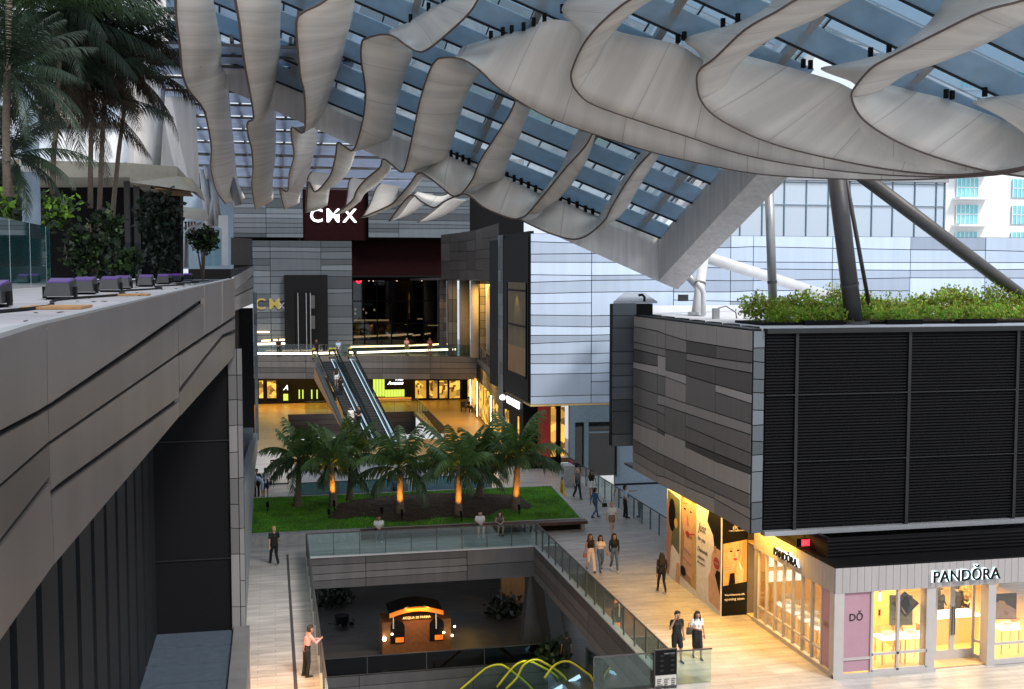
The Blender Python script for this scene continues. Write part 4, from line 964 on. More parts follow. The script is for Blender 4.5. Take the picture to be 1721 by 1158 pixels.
for k, (px, py, pt, ln, s, lab) in enumerate(PALMS):
    g = atz(px, py, .75); x, y = g.x, g.y; z = lawnz(x, y)
    t = thing('palm_tree', lab, 'palm tree', (x, y, z - .05), 'palms planted in the lawn')
    top = aty(px + ln, pt, y); hgt = top.z
    pts = [V((x, y, z - .1)), V((x, y, z + .25)), V((x, y, z)).lerp(top, .4), V((x, y, z)).lerp(top, .8), top + V((0, 0, .25))]
    MB().tube(pts, [.30 * s, .22 * s, .165 * s, .15 * s, .13 * s], 12).build('trunk', 'trunk', t, smooth=True)
    r2 = random.Random(40 + k); sp = []
    for i in range(18):
        el = R(80 - i * 4.8) + r2.uniform(-.12, .12); sp.append((i * 2.39996 + r2.uniform(-.3, .3) + k, el, (2.4 + .45 * math.sin(i)) * s * r2.uniform(.88, 1.12), r2.uniform(1.15, 1.75) if i > 5 else r2.uniform(.5, .95)))
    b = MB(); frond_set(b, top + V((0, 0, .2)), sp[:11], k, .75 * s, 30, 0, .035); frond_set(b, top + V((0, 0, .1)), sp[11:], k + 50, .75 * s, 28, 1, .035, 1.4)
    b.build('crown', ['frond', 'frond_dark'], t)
    if k in (1, 3, 4, 6):
        f = thing('garden_spotlight', 'small dark spotlight spiked in the mulch before ' + {1: 'the brightest lit left palm', 3: 'the palm at the escalator foot', 4: 'the lit palm near the seated pair', 6: 'the rightmost palm'}[k], 'spotlight', (x, y - 1.0, lawnz(x, y - 1)), 'spotlights in the mulch')
        zz = lawnz(x, y - 1); MB().tube([(x, y - 1, zz - .05), (x, y - 1, zz + .3)], .03, 6).build('spike', 'black', f); MB().tube([(x, y - 1.06, zz + .28), (x, y - .88, zz + .5)], .07, 8).build('head', 'black', f)
        spot('palm_light', (x, y - .85, zz + .5), (x, y - .02, zz + 1.75), {1: 330, 3: 280, 4: 270, 6: 200}[k], (1, .40, .04), 75, 1., .05)
for k, (px, py) in enumerate(((450, 856), (642, 868), (553, 868))):
    g = atz(px, py, .7); f = thing('garden_spotlight', ('small dark spotlight in the bright lawn at the left', 'small dark spotlight on the mulch edge behind the seated man', 'small dark spotlight in the lawn between two left palms')[k], 'spotlight', (g.x, g.y, lawnz(g.x, g.y)), 'spotlights in the mulch')
    zz = lawnz(g.x, g.y); MB().tube([(g.x, g.y, zz - .05), (g.x, g.y, zz + .3)], .03, 6).build('spike', 'black', f); MB().tube([(g.x, g.y - .06, zz + .28), (g.x, g.y + .12, zz + .48)], .08, 8).build('head', 'black', f)
# ------------------------------------------------------------------ hedge on the right roof
HG = thing('roof_hedge', 'bright green bushy hedge on the roof above the louvred front', 'hedge', (26, 44.5, 11.14))
b = MB(); rng = random.Random(12)
x = aty(1288, 530, 44.5).x
while x < 39:
    h = rng.uniform(.6, 1.2); leafcloud(b, (x, 45.4 + rng.uniform(-.4, .4), 11.25 + h * .62), (.8, .8, h * .78), 900, .14, int(x * 10), 0, .35, .5, 3)
    leafcloud(b, (x + .3, 44.0 + rng.uniform(-.3, .3), 11.15 + .32), (.6, .5, .42), 260, .15, int(x * 17), 0, .5, .5, 2); x += .72
for i in range(60):
    xx = rng.uniform(22, 38); yy = 45.2; zz = 12.1 + rng.uniform(0, .25)
    leafcloud(b, (xx, yy, zz), (.10, .10, .28), 10, .10, i, 0, .3, .8, 2)
b.build('foliage', ['leaf_bright', 'leaf_yellow', 'leaf_olive'], HG)
MB().box(aty(1288, 530, 43).x, 39, 43.4, 46.2, 11.14, 11.25).build('planter_tray', 'black', HG)
MB().box(22, 39, 43.45, 46.1, 11.25, 11.32).build('soil', 'mulch', HG)
for q0, q1 in ((1355, 1420), (1494, 1553), (1615, 1678)):
    MB().box(aty(q0, 540, 43).x, aty(q1, 540, 43).x, 43.1, 43.35, 11.14, 11.34).build('tray_edge', 'black', HG)

# ================================================================== TERRACE ON THE LEFT BUILDING
GT = thing('teal_glass_screen', 'curved teal glass screen on the left terrace in front of the green bushes', 'glass screen', (-6.5, 33, 12.93))
pts = [V((-6.5, 22, 0)), V((-6.5, 27, 0)), V((-6.5, 31, 0)), V((-6.5, 33.5, 0)), V((-6.5, 35.8, 0)), V((-6.6, 37, 0)), V((-6.95, 37.8, 0)), V((-7.6, 38.2, 0))]
for i in range(len(pts) - 1):
    p, q = pts[i], pts[i + 1]; d = (q - p).normalized() * .015
    MB().prism([p + d + V((0, 0, 12.93)), q - d + V((0, 0, 12.93)), q - d + V((0, 0, 14.72 + (.05 if i > 3 else 0))), p + d + V((0, 0, 14.72))], (-.03, .02, 0)).build('pane', 'glass_teal', GT)
for k in range(12):
    y = 15.6 + k * 3.6 + (k % 3) * .5; x = -3.45 - .05 * k + (.12 if k % 2 else -.08)
    p = V((x, y, 12.93))
    t = thing('stage_light', ('black stage light, the nearest in the row on the ledge' if k == 0 else 'black stage light in the row on the pale ledge, reflecting the sky'), 'stage light', p, 'black stage lights along the ledge')
    q = p + V((0, 0, .05))
    MB().box(x - .2, x + .2, y - .12, y + .12, 12.93, 12.97).build('base', 'black', t)
    MB().bar((x - .24, y, 12.95), (x - .24, y, 13.14), .04, .16).build('yoke', 'black', t); MB().bar((x + .24, y, 12.95), (x + .24, y, 13.14), .04, .16).build('yoke', 'black', t)
    MB().hexa([(x - .21, y - .30, 12.985), (x + .21, y - .30, 12.985), (x + .21, y + .34, 12.99), (x - .21, y + .34, 12.99)], [(x - .17, y - .20, 13.20), (x + .17, y - .20, 13.20), (x + .21, y + .30, 13.26), (x - .21, y + .30, 13.26)]).build('body', 'dark_metal', t)
    MB().hexa([(x - .16, y - .16, 13.20), (x + .16, y - .16, 13.20), (x + .18, y + .27, 13.25), (x - .18, y + .27, 13.25)], [(x - .16, y - .16, 13.225), (x + .16, y - .16, 13.225), (x + .18, y + .27, 13.28), (x - .18, y + .27, 13.28)]).build('lens', 'purple_reflection', t)  # purple reflection on the glass, painted in as emission
CBL = MB(); rng = random.Random(6)
P = [V((-3.0 + .25 * math.sin(i * .9), 13 + i * 1.1, 12.95)) for i in range(38)]; CBL.tube(P, .025, 5)
tag(CBL.build('power_cable', 'black', None, loc=P[0]), 'black power cable winding along the pale ledge beside the stage lights', 'cable')
b = MB()
for i in range(110):
    p = V((-1.3 - abs(rng.gauss(0, 1.3)), rng.uniform(8, 45), 12.94)); a = rng.uniform(0, 6.28); q = V((math.cos(a), math.sin(a), 0)) * rng.uniform(.03, .09); s_ = V((-q.y, q.x, .02)) * .4
    b.face([p - q, p + s_, p + q, p - s_])
struct(b.build('dry_leaves', 'frond_dry'), 'stuff')
names = ['brown board lying on the ledge in front of the first lights', 'thin brown board lying farther along the ledge']
for k, (px, py, Y, L) in enumerate(((104, 512, 14.5, .9), (245, 497, 22, .7))):
    p = V((-2.6, Y, 12.94)); t = MB().box(p.x - .35, p.x + .35, Y, Y + L, 12.935, 12.965).build('board', 'wood_soffit', None, loc=p); tag(t, names[k], 'board')
# thick post, pavilions, background block
c = aty(52, 320, 40); t = thing('round_post', 'thick blue grey round post with a pale band behind the left palm fronds', 'post', (c.x, 40, 12.9))
MB().tube([(c.x, 40, 12.9), (c.x, 40, 20.5)], .29, 16).build('shaft', 'blue_wall', t, smooth=True)
b1, b2 = aty(52, 290, 40).z, aty(52, 280, 40).z; MB().tube([(c.x, 40, b1), (c.x, 40, b2)], .30, 16).build('band', 'white', t, smooth=True)
PV = thing('pavilion', 'beige flat roofed terrace pavilion with dark open front', 'pavilion', aty(150, 465, 56))
def quadY(b, px, Y, d, m=0): b.prism([aty(x, y, Y) for x, y in px], d, m)
b = MB(); quadY(b, [(-40, 298), (225, 298), (298, 300), (298, 280), (220, 274), (-40, 266)], 52, (0, 8, 0)); b.build('roof', 'beige', PV)
b = MB(); b.prism([aty(218, 306, 51.5), aty(305, 306, 51.5), aty(329, 322, 49), aty(322, 300, 49), aty(300, 296, 51.5), aty(218, 296, 51.5)], (0, 7, .0)); b.build('lower_roof', 'beige', PV)
b = MB(); b.prism([aty(258, 309, 52), aty(305, 309, 52), aty(318, 321, 50), aty(262, 318, 50)], (0, 3, -.05)); b.build('wood_ceiling', 'wood_soffit', PV)
b = MB(); quadY(b, [(-40, 470), (303, 468), (303, 305), (-40, 298)], 58, (0, 2, 0)); b.build('interior', 'black', PV)
for x in (232, 216):
    p = aty(x, 470, 54); MB().box(p.x - .12, p.x + .12, 54, 54.3, 12.9, aty(x, 300, 54).z).build('pillar', 'steel_dark', PV)
P2 = thing('far_pavilion', 'smaller beige canopy roof farther along the terrace on a white bent post', 'pavilion', aty(312, 450, 62))
b = MB(); b.prism([aty(284, 352, 64), aty(338, 357, 62), aty(346, 372, 60), aty(300, 366, 62)], (0, 3, .35)); b.build('roof', 'beige', P2)
MB().tube([aty(313, 450, 61), aty(313, 392, 61), aty(318, 386, 61), aty(340, 376, 61)], .12, 8).build('post', 'steel_white', P2, smooth=True)
b = MB()
for i in range(4): p = aty(312 + i * 5, 372, 62.5); b.box(p.x - .05, p.x + .05, 62.5, 62.6, aty(312, 392, 62.5).z, p.z)
b.build('slat', 'wood_soffit', P2)
WH = thing('terrace_house', 'pale blue white block with dark slanted roof lines behind the palm trunks', 'building', aty(180, 280, 75))
b = MB(); quadY(b, [(90, 290), (214, 272), (214, 216), (90, 214)], 75, (0, 6, 0)); b.build('wall', 'stucco_white', WH)
b = MB(); b.prism([aty(214, 216, 75), aty(252, 256, 66), aty(252, 250, 66), aty(214, 208, 75), ], (.5, 0, 0)); quadY(b, [(80, 215), (214, 215), (214, 208), (80, 208)], 74.8, (0, 6, 0)); b.build('roof_edge', 'steel_dark', WH)
b = MB(); b.prism([aty(214, 272, 75), aty(240, 278, 68), aty(240, 246, 68), aty(214, 216, 75)], (.2, 0, 0)); b.build('side_wall', 'panel_white', WH)
b = MB(); quadY(b, [(60, 200), (210, 200), (180, 160), (100, 150), (60, 170)], 85, (0, 5, 0)); b.build('gable', 'beige', WH)
b = MB(); quadY(b, [(160, 205), (200, 205), (200, 175), (160, 175)], 83, (0, .3, 0)); b.build('window', 'glass_mirror', WH)
# railing, white box and clad parapet at the far end of the terrace
b = MB(); quadY(b, [(298, 452), (392, 452), (392, 322), (298, 322)], 96, (0, 1, 0)); t = tag(b.build('blue_wall', 'blue_wall', None, loc=aty(345, 452, 96)), 'dull blue wall behind the small far pavilion and struts', 'wall')
RG = thing('terrace_railing', 'glass railing with white post at the far end of the left terrace', 'railing', aty(360, 445, 75))
b = MB(); quadY(b, [(340, 447), (372, 447), (372, 402), (340, 402)], 75, (0, .05, 0)); b.build('pane', 'glass_rail', RG)
b = MB(); quadY(b, [(373, 446), (383, 446), (383, 362), (367, 362), (367, 382), (373, 384)], 75, (0, .4, 0)); b.build('post', 'steel_white', RG)
b = MB(); quadY(b, [(388, 445), (423, 445), (423, 401), (388, 399)], 78, (0, 1, 0)); b.build('panel', 'panel_brown', RG)
R2_ = thing('terrace_rail', 'low clear glass railing by the dark bushes on the left terrace', 'railing', aty(210, 466, 46))
for a_, c_ in ((196, 204), (205, 239)):
    b = MB(); quadY(b, [(a_, 470), (c_, 468), (c_, 408), (a_, 406)], 47, (0, .03, 0)); b.build('pane', 'glass', R2_)
# bushes
def bush(name, label, c, rad, n, size, mats, seed, group='bushes on the left terrace'):
    t = thing(name, label, 'bush', (c[0], c[1], 12.93), group); b = MB(); rng = random.Random(seed)
    for i in range(7):
        o = V((rng.uniform(-.5, .5) * rad[0], rng.uniform(-.5, .5) * rad[1], rng.uniform(-.55, .5) * rad[2]))
        leafcloud(b, V(c) + o, (rad[0] * .6, rad[1] * .6, rad[2] * .55), n // 7, size, seed * 9 + i, 0, .45, .3, len(mats))
    b.build('foliage', mats, t)
    b = MB()
    for i in range(5): b.tube([(c[0], c[1], 12.9), V(c) + V((rng.uniform(-.5, .5) * rad[0], rng.uniform(-.4, .4) * rad[1], rng.uniform(0, .5) * rad[2]))], [.06, .02], 5)
    b.build('stem', 'trunk', t)
def bpx(px, py, Y): p = aty(px, py, Y); return (p.x, p.y, p.z)
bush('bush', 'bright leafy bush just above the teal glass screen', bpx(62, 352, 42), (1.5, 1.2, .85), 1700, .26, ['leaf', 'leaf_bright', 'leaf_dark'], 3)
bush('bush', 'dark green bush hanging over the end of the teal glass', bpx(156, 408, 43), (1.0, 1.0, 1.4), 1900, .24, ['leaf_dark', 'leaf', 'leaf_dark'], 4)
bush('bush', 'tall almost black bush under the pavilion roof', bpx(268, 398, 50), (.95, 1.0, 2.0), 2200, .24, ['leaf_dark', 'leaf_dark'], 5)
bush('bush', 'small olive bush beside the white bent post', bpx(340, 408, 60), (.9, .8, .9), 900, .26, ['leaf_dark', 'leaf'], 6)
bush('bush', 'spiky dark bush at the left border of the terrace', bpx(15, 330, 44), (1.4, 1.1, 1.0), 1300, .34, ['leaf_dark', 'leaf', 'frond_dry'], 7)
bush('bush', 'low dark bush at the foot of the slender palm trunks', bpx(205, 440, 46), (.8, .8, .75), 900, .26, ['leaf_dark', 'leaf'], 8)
# palms with brown fronds
def tpalm(label, path, Y, crown, seed, n, L, mats, r=.085):
    P = [aty(x, y, Y) for x, y in path]; t = thing('slender_palm', label, 'palm tree', P[0], 'slender palms on the left terrace')
    MB().tube(P, [r * (1.15 - .3 * i / (len(P) - 1)) for i in range(len(P))], 10).build('trunk', 'trunk', t, smooth=True)
    top = P[-1] if crown is None else aty(crown[0], crown[1], Y); rng = random.Random(seed); sp = []
    for i in range(n):
        el = R(72 - i * 112 / n) + rng.uniform(-.15, .15); sp.append((i * 2.39996 + seed, el, L * rng.uniform(.8, 1.15), rng.uniform(.5, 1.3)))
    b = MB(); h = int(n * .6); frond_set(b, top, sp[:h], seed, L * .22, 60, 0, .025, 1., .42); frond_set(b, top, sp[h:], seed + 7, L * .2, 60, 1, .025, 1.2, .42)
    b.build('crown', mats, t)
tpalm('slender palm with the rightmost trunk of the three by the pavilion', [(187, 395), (192, 330), (199, 260), (208, 190), (205, 120)], 46, (190, 110), 1, 44, 3.6, ['frond_shade', 'frond_dry'])
tpalm('slender palm with the middle trunk of the three by the pavilion', [(167, 362), (169, 300), (173, 220), (176, 160), (170, 90)], 45, (150, 60), 2, 48, 4.2, ['frond_shade', 'frond_dry'])
tpalm('slender palm with the left trunk of the three by the pavilion', [(152, 350), (152, 280), (154, 200), (150, 150), (140, 120)], 44, (105, 150), 3, 44, 3.9, ['frond_shade', 'frond_dry'])
tpalm('slender palm at the left border with fronds cut by the frame', [(12, 330), (10, 220), (12, 100), (15, 0), (20, -60)], 36, (10, 120), 4, 36, 2.9, ['frond_shade', 'frond_shade'], .1)
tpalm('slender palm behind the thick round post', [(88, 340), (90, 260), (96, 200), (100, 100), (104, 30)], 42, (85, 20), 5, 44, 3.8, ['frond_dark', 'frond_shade'])
tpalm('low dark palm spreading over the round post', [(20, 330), (14, 290), (10, 262)], 38, (20, 262), 6, 20, 2.6, ['frond_shade', 'frond_shade'])

# ================================================================== JEWELLERY SHOP
SH = thing('jewelry_shop', 'brightly lit jewellery shop with pale fascia and pink panels on its corner', 'shop', (22, 37, 0))
SX, SY, SYB = 17.98, 33.45, 39.75
ZB, ZT = 2.84, 3.68
def sx(px): return aty(px, 1050, SY).x
def fl(px): return atx(px, 900, SX).y
FZ = lambda py, px=1560: aty(px, py, SY).z
b = MB(); n = 46
for i in range(n):
    xa = SX - .04 + i * .26; b.box(xa + .006, xa + .254, SY - .06, SY + .1, ZB, ZT, 0, random.Random(i).uniform(.94, 1.06))
for i in range(24):
    ya = SY + i * .262; b.box(SX - .06, SX + .1, ya + .006, ya + .256, ZB, ZT)
b.box(SX, 30, SY + .02, SY + .2, ZB + .02, ZT - .02, 1); b.box(SX, SX + .2, SY + .1, SYB, ZB + .02, ZT - .02, 1)
b.build('fascia', ['shop_white', 'joint'], SH)
MB().box(SX - .05, 30, SY - .05, SYB, ZT, ZT + .06).build('roof', 'black', SH)
MB().box(SX + .05, 30, SY + .1, 42, ZB + .02, ZB + .1).build('ceiling', 'shop_wall', SH)
MB().box(SX + .02, 30, SY + .1, 42, .01, .05).build('floor', 'shop_floor', SH)
MB().box(SX, 30, 41.8, 42, .05, ZB).build('back_wall', 'shop_wall', SH)
b = MB()
for i in range(4):
    for j in range(3): b.box(19.2 + i * 2.6, 20.6 + i * 2.6, 34.6 + j * 2.3, 35.4 + j * 2.3, ZB - .02, ZB + .015)
b.build('ceiling_light', 'ceiling_glow', SH)
b = MB()
for i in range(5):
    for j in range(3): b.box(19.4 + i * 2.1, 20.9 + i * 2.1, 41.6, 41.78, .9 + j * .62, 1.3 + j * .62)
b.build('wall_display', 'case_light', SH)
b = MB()
for yb_ in (35.2, 36.4, 38.0): b.box(SX + 3.2, SX + 3.28, yb_, yb_ + .9, .2, 2.4)
b.build('partition', 'shop_wall', SH)
# side glazing
wy = [fl(p) for p in (1273, 1287, 1301.5, 1316, 1331, 1347, 1364, 1380)]
wy = [39.45 - i * (39.45 - 34.35) / 7 for i in range(8)]
for i in range(7):
    g = MB().box(SX + .02, SX + .04, wy[i + 1] + .03, wy[i] - .03, .2, ZB).build('side_window', 'glass_clear', SH)
b = MB()
for y in wy: b.box(SX - .03, SX + .07, y - .035, y + .035, .1, ZB)
b.box(SX - .02, SX + .06, 34.35, 39.45, .62, .69); b.build('side_mullion', 'shop_frame', SH)
MB().box(SX - .03, SX + .1, 39.45, SYB, 0, ZB).build('side_jamb', 'shop_white', SH)
MB().box(SX - .08, SX + .12, SY - .08, SYB, 0, .16).build('side_plinth', 'shop_frame', SH)
pk = MB().box(SX - .015, SX + .05, 33.72, 34.32, .2, ZB).build('pink_panel', 'pink', SH)
text('DŎ', 'lettering', 'wood_soffit', SH, (SX - .03, 34.15, 1.55), (0, -1, 0), (0, 0, 1), width=.3, depth=.008)
MB().box(SX - .05, SX + .30, SY - .05, SY + .28, 0, ZB).build('corner_post', 'shop_frame', SH)
xa, xb = sx(1416), sx(1464)
MB().box(xa, xb, SY + .02, SY + .08, .62, ZB).build('pink_panel', 'pink', SH); MB().box(xa, xb, SY + .02, SY + .08, .16, .56).build('pink_panel', 'pink', SH)
MB().box(xa, xb, SY - .02, SY + .08, .56, .64).build('panel_rail', 'shop_frame', SH)
text('DŎ', 'lettering', 'joint', SH, (sx(1428), SY + .01, aty(1428, 1044, SY).z), (1, 0, 0), (0, 0, 1), width=sx(1450) - sx(1428), depth=.01)
xw = [sx(1465), sx(1509), sx(1558)]
for a_, c_ in ((xw[0], xw[1]), (xw[1], xw[2])):
    MB().box(a_ + .04, c_ - .04, SY + .03, SY + .05, .2, ZB).build('front_window', 'glass_clear', SH)
b = MB()
for x in xw: b.box(x - .045, x + .045, SY - .03, SY + .08, .1, ZB)
b.box(xw[0], xw[2], SY - .03, SY + .07, .66, .74); b.box(xw[0], xw[2], SY - .03, SY + .07, .1, .18); b.build('front_mullion', 'shop_frame', SH)
MB().box(sx(1560), sx(1571), SY - .03, SY + .5, 0, ZB).build('pier', 'shop_frame', SH); MB().box(SX - .08, sx(1572), SY - .1, SY + .02, 0, .12).build('front_plinth', 'shop_frame', SH)
# recessed door
dy = SY + .75; dx = [aty(p, 1050, dy).x for p in (1571, 1595, 1638)]
for k, (a_, c_) in enumerate(((dx[0], (dx[0] + dx[2]) / 2 - .1), ((dx[0] + dx[2]) / 2 - .1, dx[2]))):
    dr = MB().box(a_, a_ + .09, dy, dy + .06, 0.03, ZB).box(c_ - .09, c_, dy, dy + .06, .03, ZB).box(a_, c_, dy + .003, dy + .057, .03, .36).build('door', 'shop_frame', SH)
    MB().box(a_ + .09, c_ - .09, dy + .02, dy + .04, .36, ZB).build('pane', 'glass_clear', dr)
    hx = (c_ - .05) if k == 0 else (a_ + .05)
    MB().tube([(hx, dy - .06, .9), (hx, dy - .06, 1.9)], .025, 6).build('handle', 'steel_dark', dr)
x6, x7 = sx(1655), sx(1672)
MB().box(x6 + .1, x7, SY - .03, SY + .4, 0, ZB).build('pier', 'shop_frame', SH)
b = MB().prism([(dx[2], dy, .06), (x7, SY + .1, .06), (x7, SY + .1, ZB), (dx[2], dy, ZB)], (.02, .02, 0)); b.build('angled_window', 'glass_clear', SH)
b = MB().bar((dx[2], dy, .1), (x7, SY + .1, .1), .06, .14).bar((dx[2], dy, .64), (x7, SY + .1, .64), .06, .08); b.build('angled_rail', 'shop_frame', SH)
MB().box(x7, 28, SY + .03, SY + .05, .2, ZB).build('front_window', 'glass_clear', SH)
b = MB().box(x7, 28, SY - .03, SY + .07, .70, .78).box(x7, 28, SY - .03, SY + .07, .02, .2); b.build('front_mullion', 'shop_frame', SH)
# signs
for (o_, u_, wd, nm) in (((sx(1562), SY - .16, aty(1562, 977, SY).z), (1, 0, 0), sx(1673) - sx(1562), 'front'), ((SX - .16, fl(1309), atx(1309, 932, SX).z), (0, -1, 0), fl(1309) - fl(1348), 'side')):
    text('PANDŎRA', 'sign_halo', 'sign_halo', SH, V(o_) + V(u_) * -.02 + V((0, 0, -.02)) + (V((0, .07, 0)) if nm == 'front' else V((.07, 0, 0))), u_, (0, 0, 1), width=wd + .04, depth=.02, bold=.022)
    text('PANDŎRA', 'sign_letters', 'black', SH, o_, u_, (0, 0, 1), width=wd, depth=.05, bold=.004)
area('shop_light', (22.5, 36.2, ZB - .12), 5, 480, (1, .66, .22), (0, 0, 0), 4)
area('shop_light', (19.6, 37.2, ZB - .12), 2, 240, (1, .60, .16), (0, 0, 0), 4)
area('shop_light', (26.5, 36.2, ZB - .12), 3, 260, (1, .66, .22), (0, 0, 0), 4)
# furniture and pictures in the shop
def case(label, x, y, w=.75, d=.55):
    t = thing('display_case', label, 'display case', (x, y, .05), 'white jewellery display cases in the shop')
    MB().box(x - w / 2, x + w / 2, y - d / 2, y + d / 2, .88, .96).build('table_top', 'case_light', t)
    MB().box(x - w / 2 + .03, x + w / 2 - .03, y - d / 2 + .03, y + d / 2 - .03, .96, 1.26).build('glass_box', 'glass_clear', t)
    MB().box(x - .18, x + .18, y - .1, y + .1, .96, 1.1).build('jewel_stand', 'white', t)
    for a_ in (-1, 1):
        for c_ in (-1, 1): MB().box(x + a_ * (w / 2 - .04) - .02, x + a_ * (w / 2 - .04) + .02, y + c_ * (d / 2 - .04) - .02, y + c_ * (d / 2 - .04) + .02, .05, .88).build('leg', 'shop_counter', t)
cs = [(1492, 1095, 34.4, 'white display case left of the window mullion at the shop front'), (1530, 1095, 34.4, 'white display case right of the window mullion by the hanging pictures'), (1690, 1085, 34.5, 'display case under the dark ring poster at the right')]
for px, py, Y, l_ in cs: case(l_, aty(px, 1080, Y).x, Y)
for k, y in enumerate((38.6, 37.7, 36.8, 35.9, 35.1)): case(('farthest display case behind the side windows', 'second farthest case behind the side windows', 'middle case behind the side windows', 'case beside the dark bag behind the side windows', 'nearest case behind the side windows by the pink panel')[k], SX + .75, y, .6)
t = thing('counter', 'long honey coloured shop counter behind the glass door', 'counter', (22.5, 36, .05))
xa, xb = aty(1568, 1060, 35.6).x, aty(1645, 1060, 35.6).x
MB().box(xa, xb, 35.6, 36.3, .05, 1.0).build('body', 'shop_counter', t); MB().box(xa - .03, xb + .03, 35.55, 36.35, 1.0, 1.06).build('top', 'case_light', t)
t = thing('counter', 'shop counter with dark shelf at the left behind the front window', 'counter', (19.8, 37, .05))
xa, xb = aty(1466, 1030, 37).x, aty(1506, 1030, 37).x
MB().box(xa, xb, 37, 37.7, .05, 1.35).build('body', 'shop_counter', t); MB().box(xa - .02, xb + .02, 36.96, 37.7, 1.35, 1.42).build('top', 'case_light', t); MB().box(xa + .1, xb - .2, 36.95, 36.99, .8, 1.02).build('shelf', 'black', t)
def hang(name, label, pts, Y, mats_, layers=()):
    t = thing(name, label, 'poster', aty(*pts[0], Y)); MB().prism([aty(x, y, Y) for x, y in pts], (0, .03, 0)).build('board', mats_, t)
    for k, (pp, m_) in enumerate(layers): MB().prism([aty(x, y, Y - .01 - k * .008) for x, y in pp], (0, .005, 0)).build('print', m_, t)
mat('poster_green', (.30, .34, .24), .7); mat('poster_dark', (.05, .045, .045), .6); mat('poster_rose', (.45, .33, .30), .6); mat('poster_skin', (.60, .36, .24), .6); mat('poster_gold', (.55, .36, .12), .6)
mat('poster_red', (.36, .03, .05), .6); mat('poster_white', (.74, .71, .68), .7); mat('poster_hair', (.34, .21, .09), .6); mat('poster_hair2', (.50, .34, .14), .6); mat('poster_shade', (.42, .22, .15), .6); mat('poster_olive', (.12, .13, .07), .6)
hang('poster', 'green poster hanging in the shop window behind the dark diamond picture', [(1495, 1000), (1534, 1000), (1534, 1051), (1495, 1051)], 34.15, 'poster_green', [([(1499, 1040), (1508, 1038), (1506, 1042)], 'poster_olive')])
hang('poster', 'dark diamond shaped picture hanging in the shop window', [(1499, 1014), (1521, 994), (1545, 1014), (1522, 1037)], 33.95, 'poster_dark', [([(1512, 1014), (1524, 1000), (1530, 1014), (1524, 1030)], 'black'), ([(1514, 1020), (1518, 1023), (1524, 1033), (1520, 1031)], 'poster_skin'), ([(1533, 1004), (1540, 1012), (1534, 1020), (1528, 1012)], 'poster_olive')])
hang('poster', 'two tone ring poster in the right shop window', [(1673, 998), (1709, 996), (1708, 1040), (1673, 1041)], 34.0, 'poster_dark', [([(1673.5, 1012), (1690, 1015), (1707.5, 1024), (1707.5, 1039), (1673.5, 1040)], 'poster_rose'), ([(1676, 1013), (1680, 1009), (1687, 1010), (1691, 1014), (1690, 1020), (1684, 1023), (1678, 1021)], 'poster_gold'), ([(1678.5, 1014), (1683, 1012), (1688, 1014), (1687, 1019), (1682, 1021), (1679, 1018)], 'poster_rose'), ([(1688, 1026), (1696, 1029), (1694, 1035), (1689, 1033)], 'poster_shade')])
# exit sign
p = aty(1352, 911, 36.0); t = thing('exit_sign', 'red lit exit sign hanging under the louvred overhang', 'sign', p)
MB().box(p.x - .30, p.x + .30, 35.98, 36.06, p.z - .16, p.z + .12).build('case', 'black', t)
MB().box(p.x - .12, p.x + .26, 35.95, 35.98, p.z - .13, p.z + .10).build('face', 'exit_red', t)
text('EXIT', 'lettering', 'white', t, (p.x - .09, 35.945, p.z - .09), (1, 0, 0), (0, 0, 1), width=.31, height=.14, depth=.006)
MB().tube([(p.x, 36.02, p.z + .12), (p.x, 36.02, 4.4)], .02, 6).build('stem', 'black', t)

# ================================================================== HOARDING WITH POSTERS
HO = thing('hoarding', 'white temporary wall with large beauty posters of a woman under the overhang', 'hoarding', (17, 43, 0))
HX, HA, HB_, HT = 16.95, 40.55, 46.75, 4.25
MB().box(HX, HX + .12, HA, HB_, 0, HT).build('board', 'poster_white', HO)
def uv(a, h, k=0): return V((HX - .004 - k * .003, HB_ + (HA - HB_) * a, HT * h))
def art(name, layers, par, f):
    b = MB(); ms = []
    for k, (m_, pts) in enumerate(layers):
        if m_ not in ms: ms.append(m_)
        b.face([f(x, y, k) for x, y in pts], ms.index(m_))
    return b.build(name, ms, par)
def ell(cx, cy, rx, ry, n=18, a0=0, a1=360): return [(cx + rx * math.cos(R(a0 + (a1 - a0) * i / n)), cy + ry * math.sin(R(a0 + (a1 - a0) * i / n))) for i in range(n if a1 - a0 >= 360 else n + 1)]
art('poster', [('poster_olive', [(.02, .36), (.26, .30), (.26, .86), (.02, .90)]), ('poster_shade', [(.0, .02), (.06, .02), (.12, .55), (.03, .80), (0, .8)]), ('black', ell(.11, .66, .07, .17)), ('poster_gold', ell(.19, .6, .035, .05)), ('poster_white', [(.10, .02), (.26, .02), (.26, .30), (.12, .36)]), ('poster_skin', [(.19, .0), (.27, .0), (.27, .22), (.21, .2)])], HO, uv)
art('poster', [('poster_hair', [(.28, .10), (.58, .06), (.56, .97), (.28, .97)]), ('poster_hair2', [(.48, .1), (.58, .06), (.56, .9), (.50, .9)]), ('poster_skin', ell(.415, .74, .115, .22)), ('poster_skin', [(.32, .18), (.50, .14), (.50, .52), (.36, .56)]), ('black', ell(.36, .80, .023, .010)), ('black', ell(.475, .80, .019, .009)), ('poster_hair', [(.32, .855), (.40, .87), (.40, .855), (.32, .84)]), ('poster_shade', [(.415, .79), (.435, .66), (.40, .65)]), ('poster_red', ell(.42, .565, .038, .03)), ('poster_shade', [(.33, .42), (.49, .38), (.49, .36), (.33, .40)]), ('poster_shade', [(.33, .32), (.49, .28), (.49, .26), (.33, .30)]), ('black', ell(.345, .17, .05, .05)), ('poster_red', [(.43, .56), (.56, .60), (.56, .61), (.43, .575)])], HO, uv)
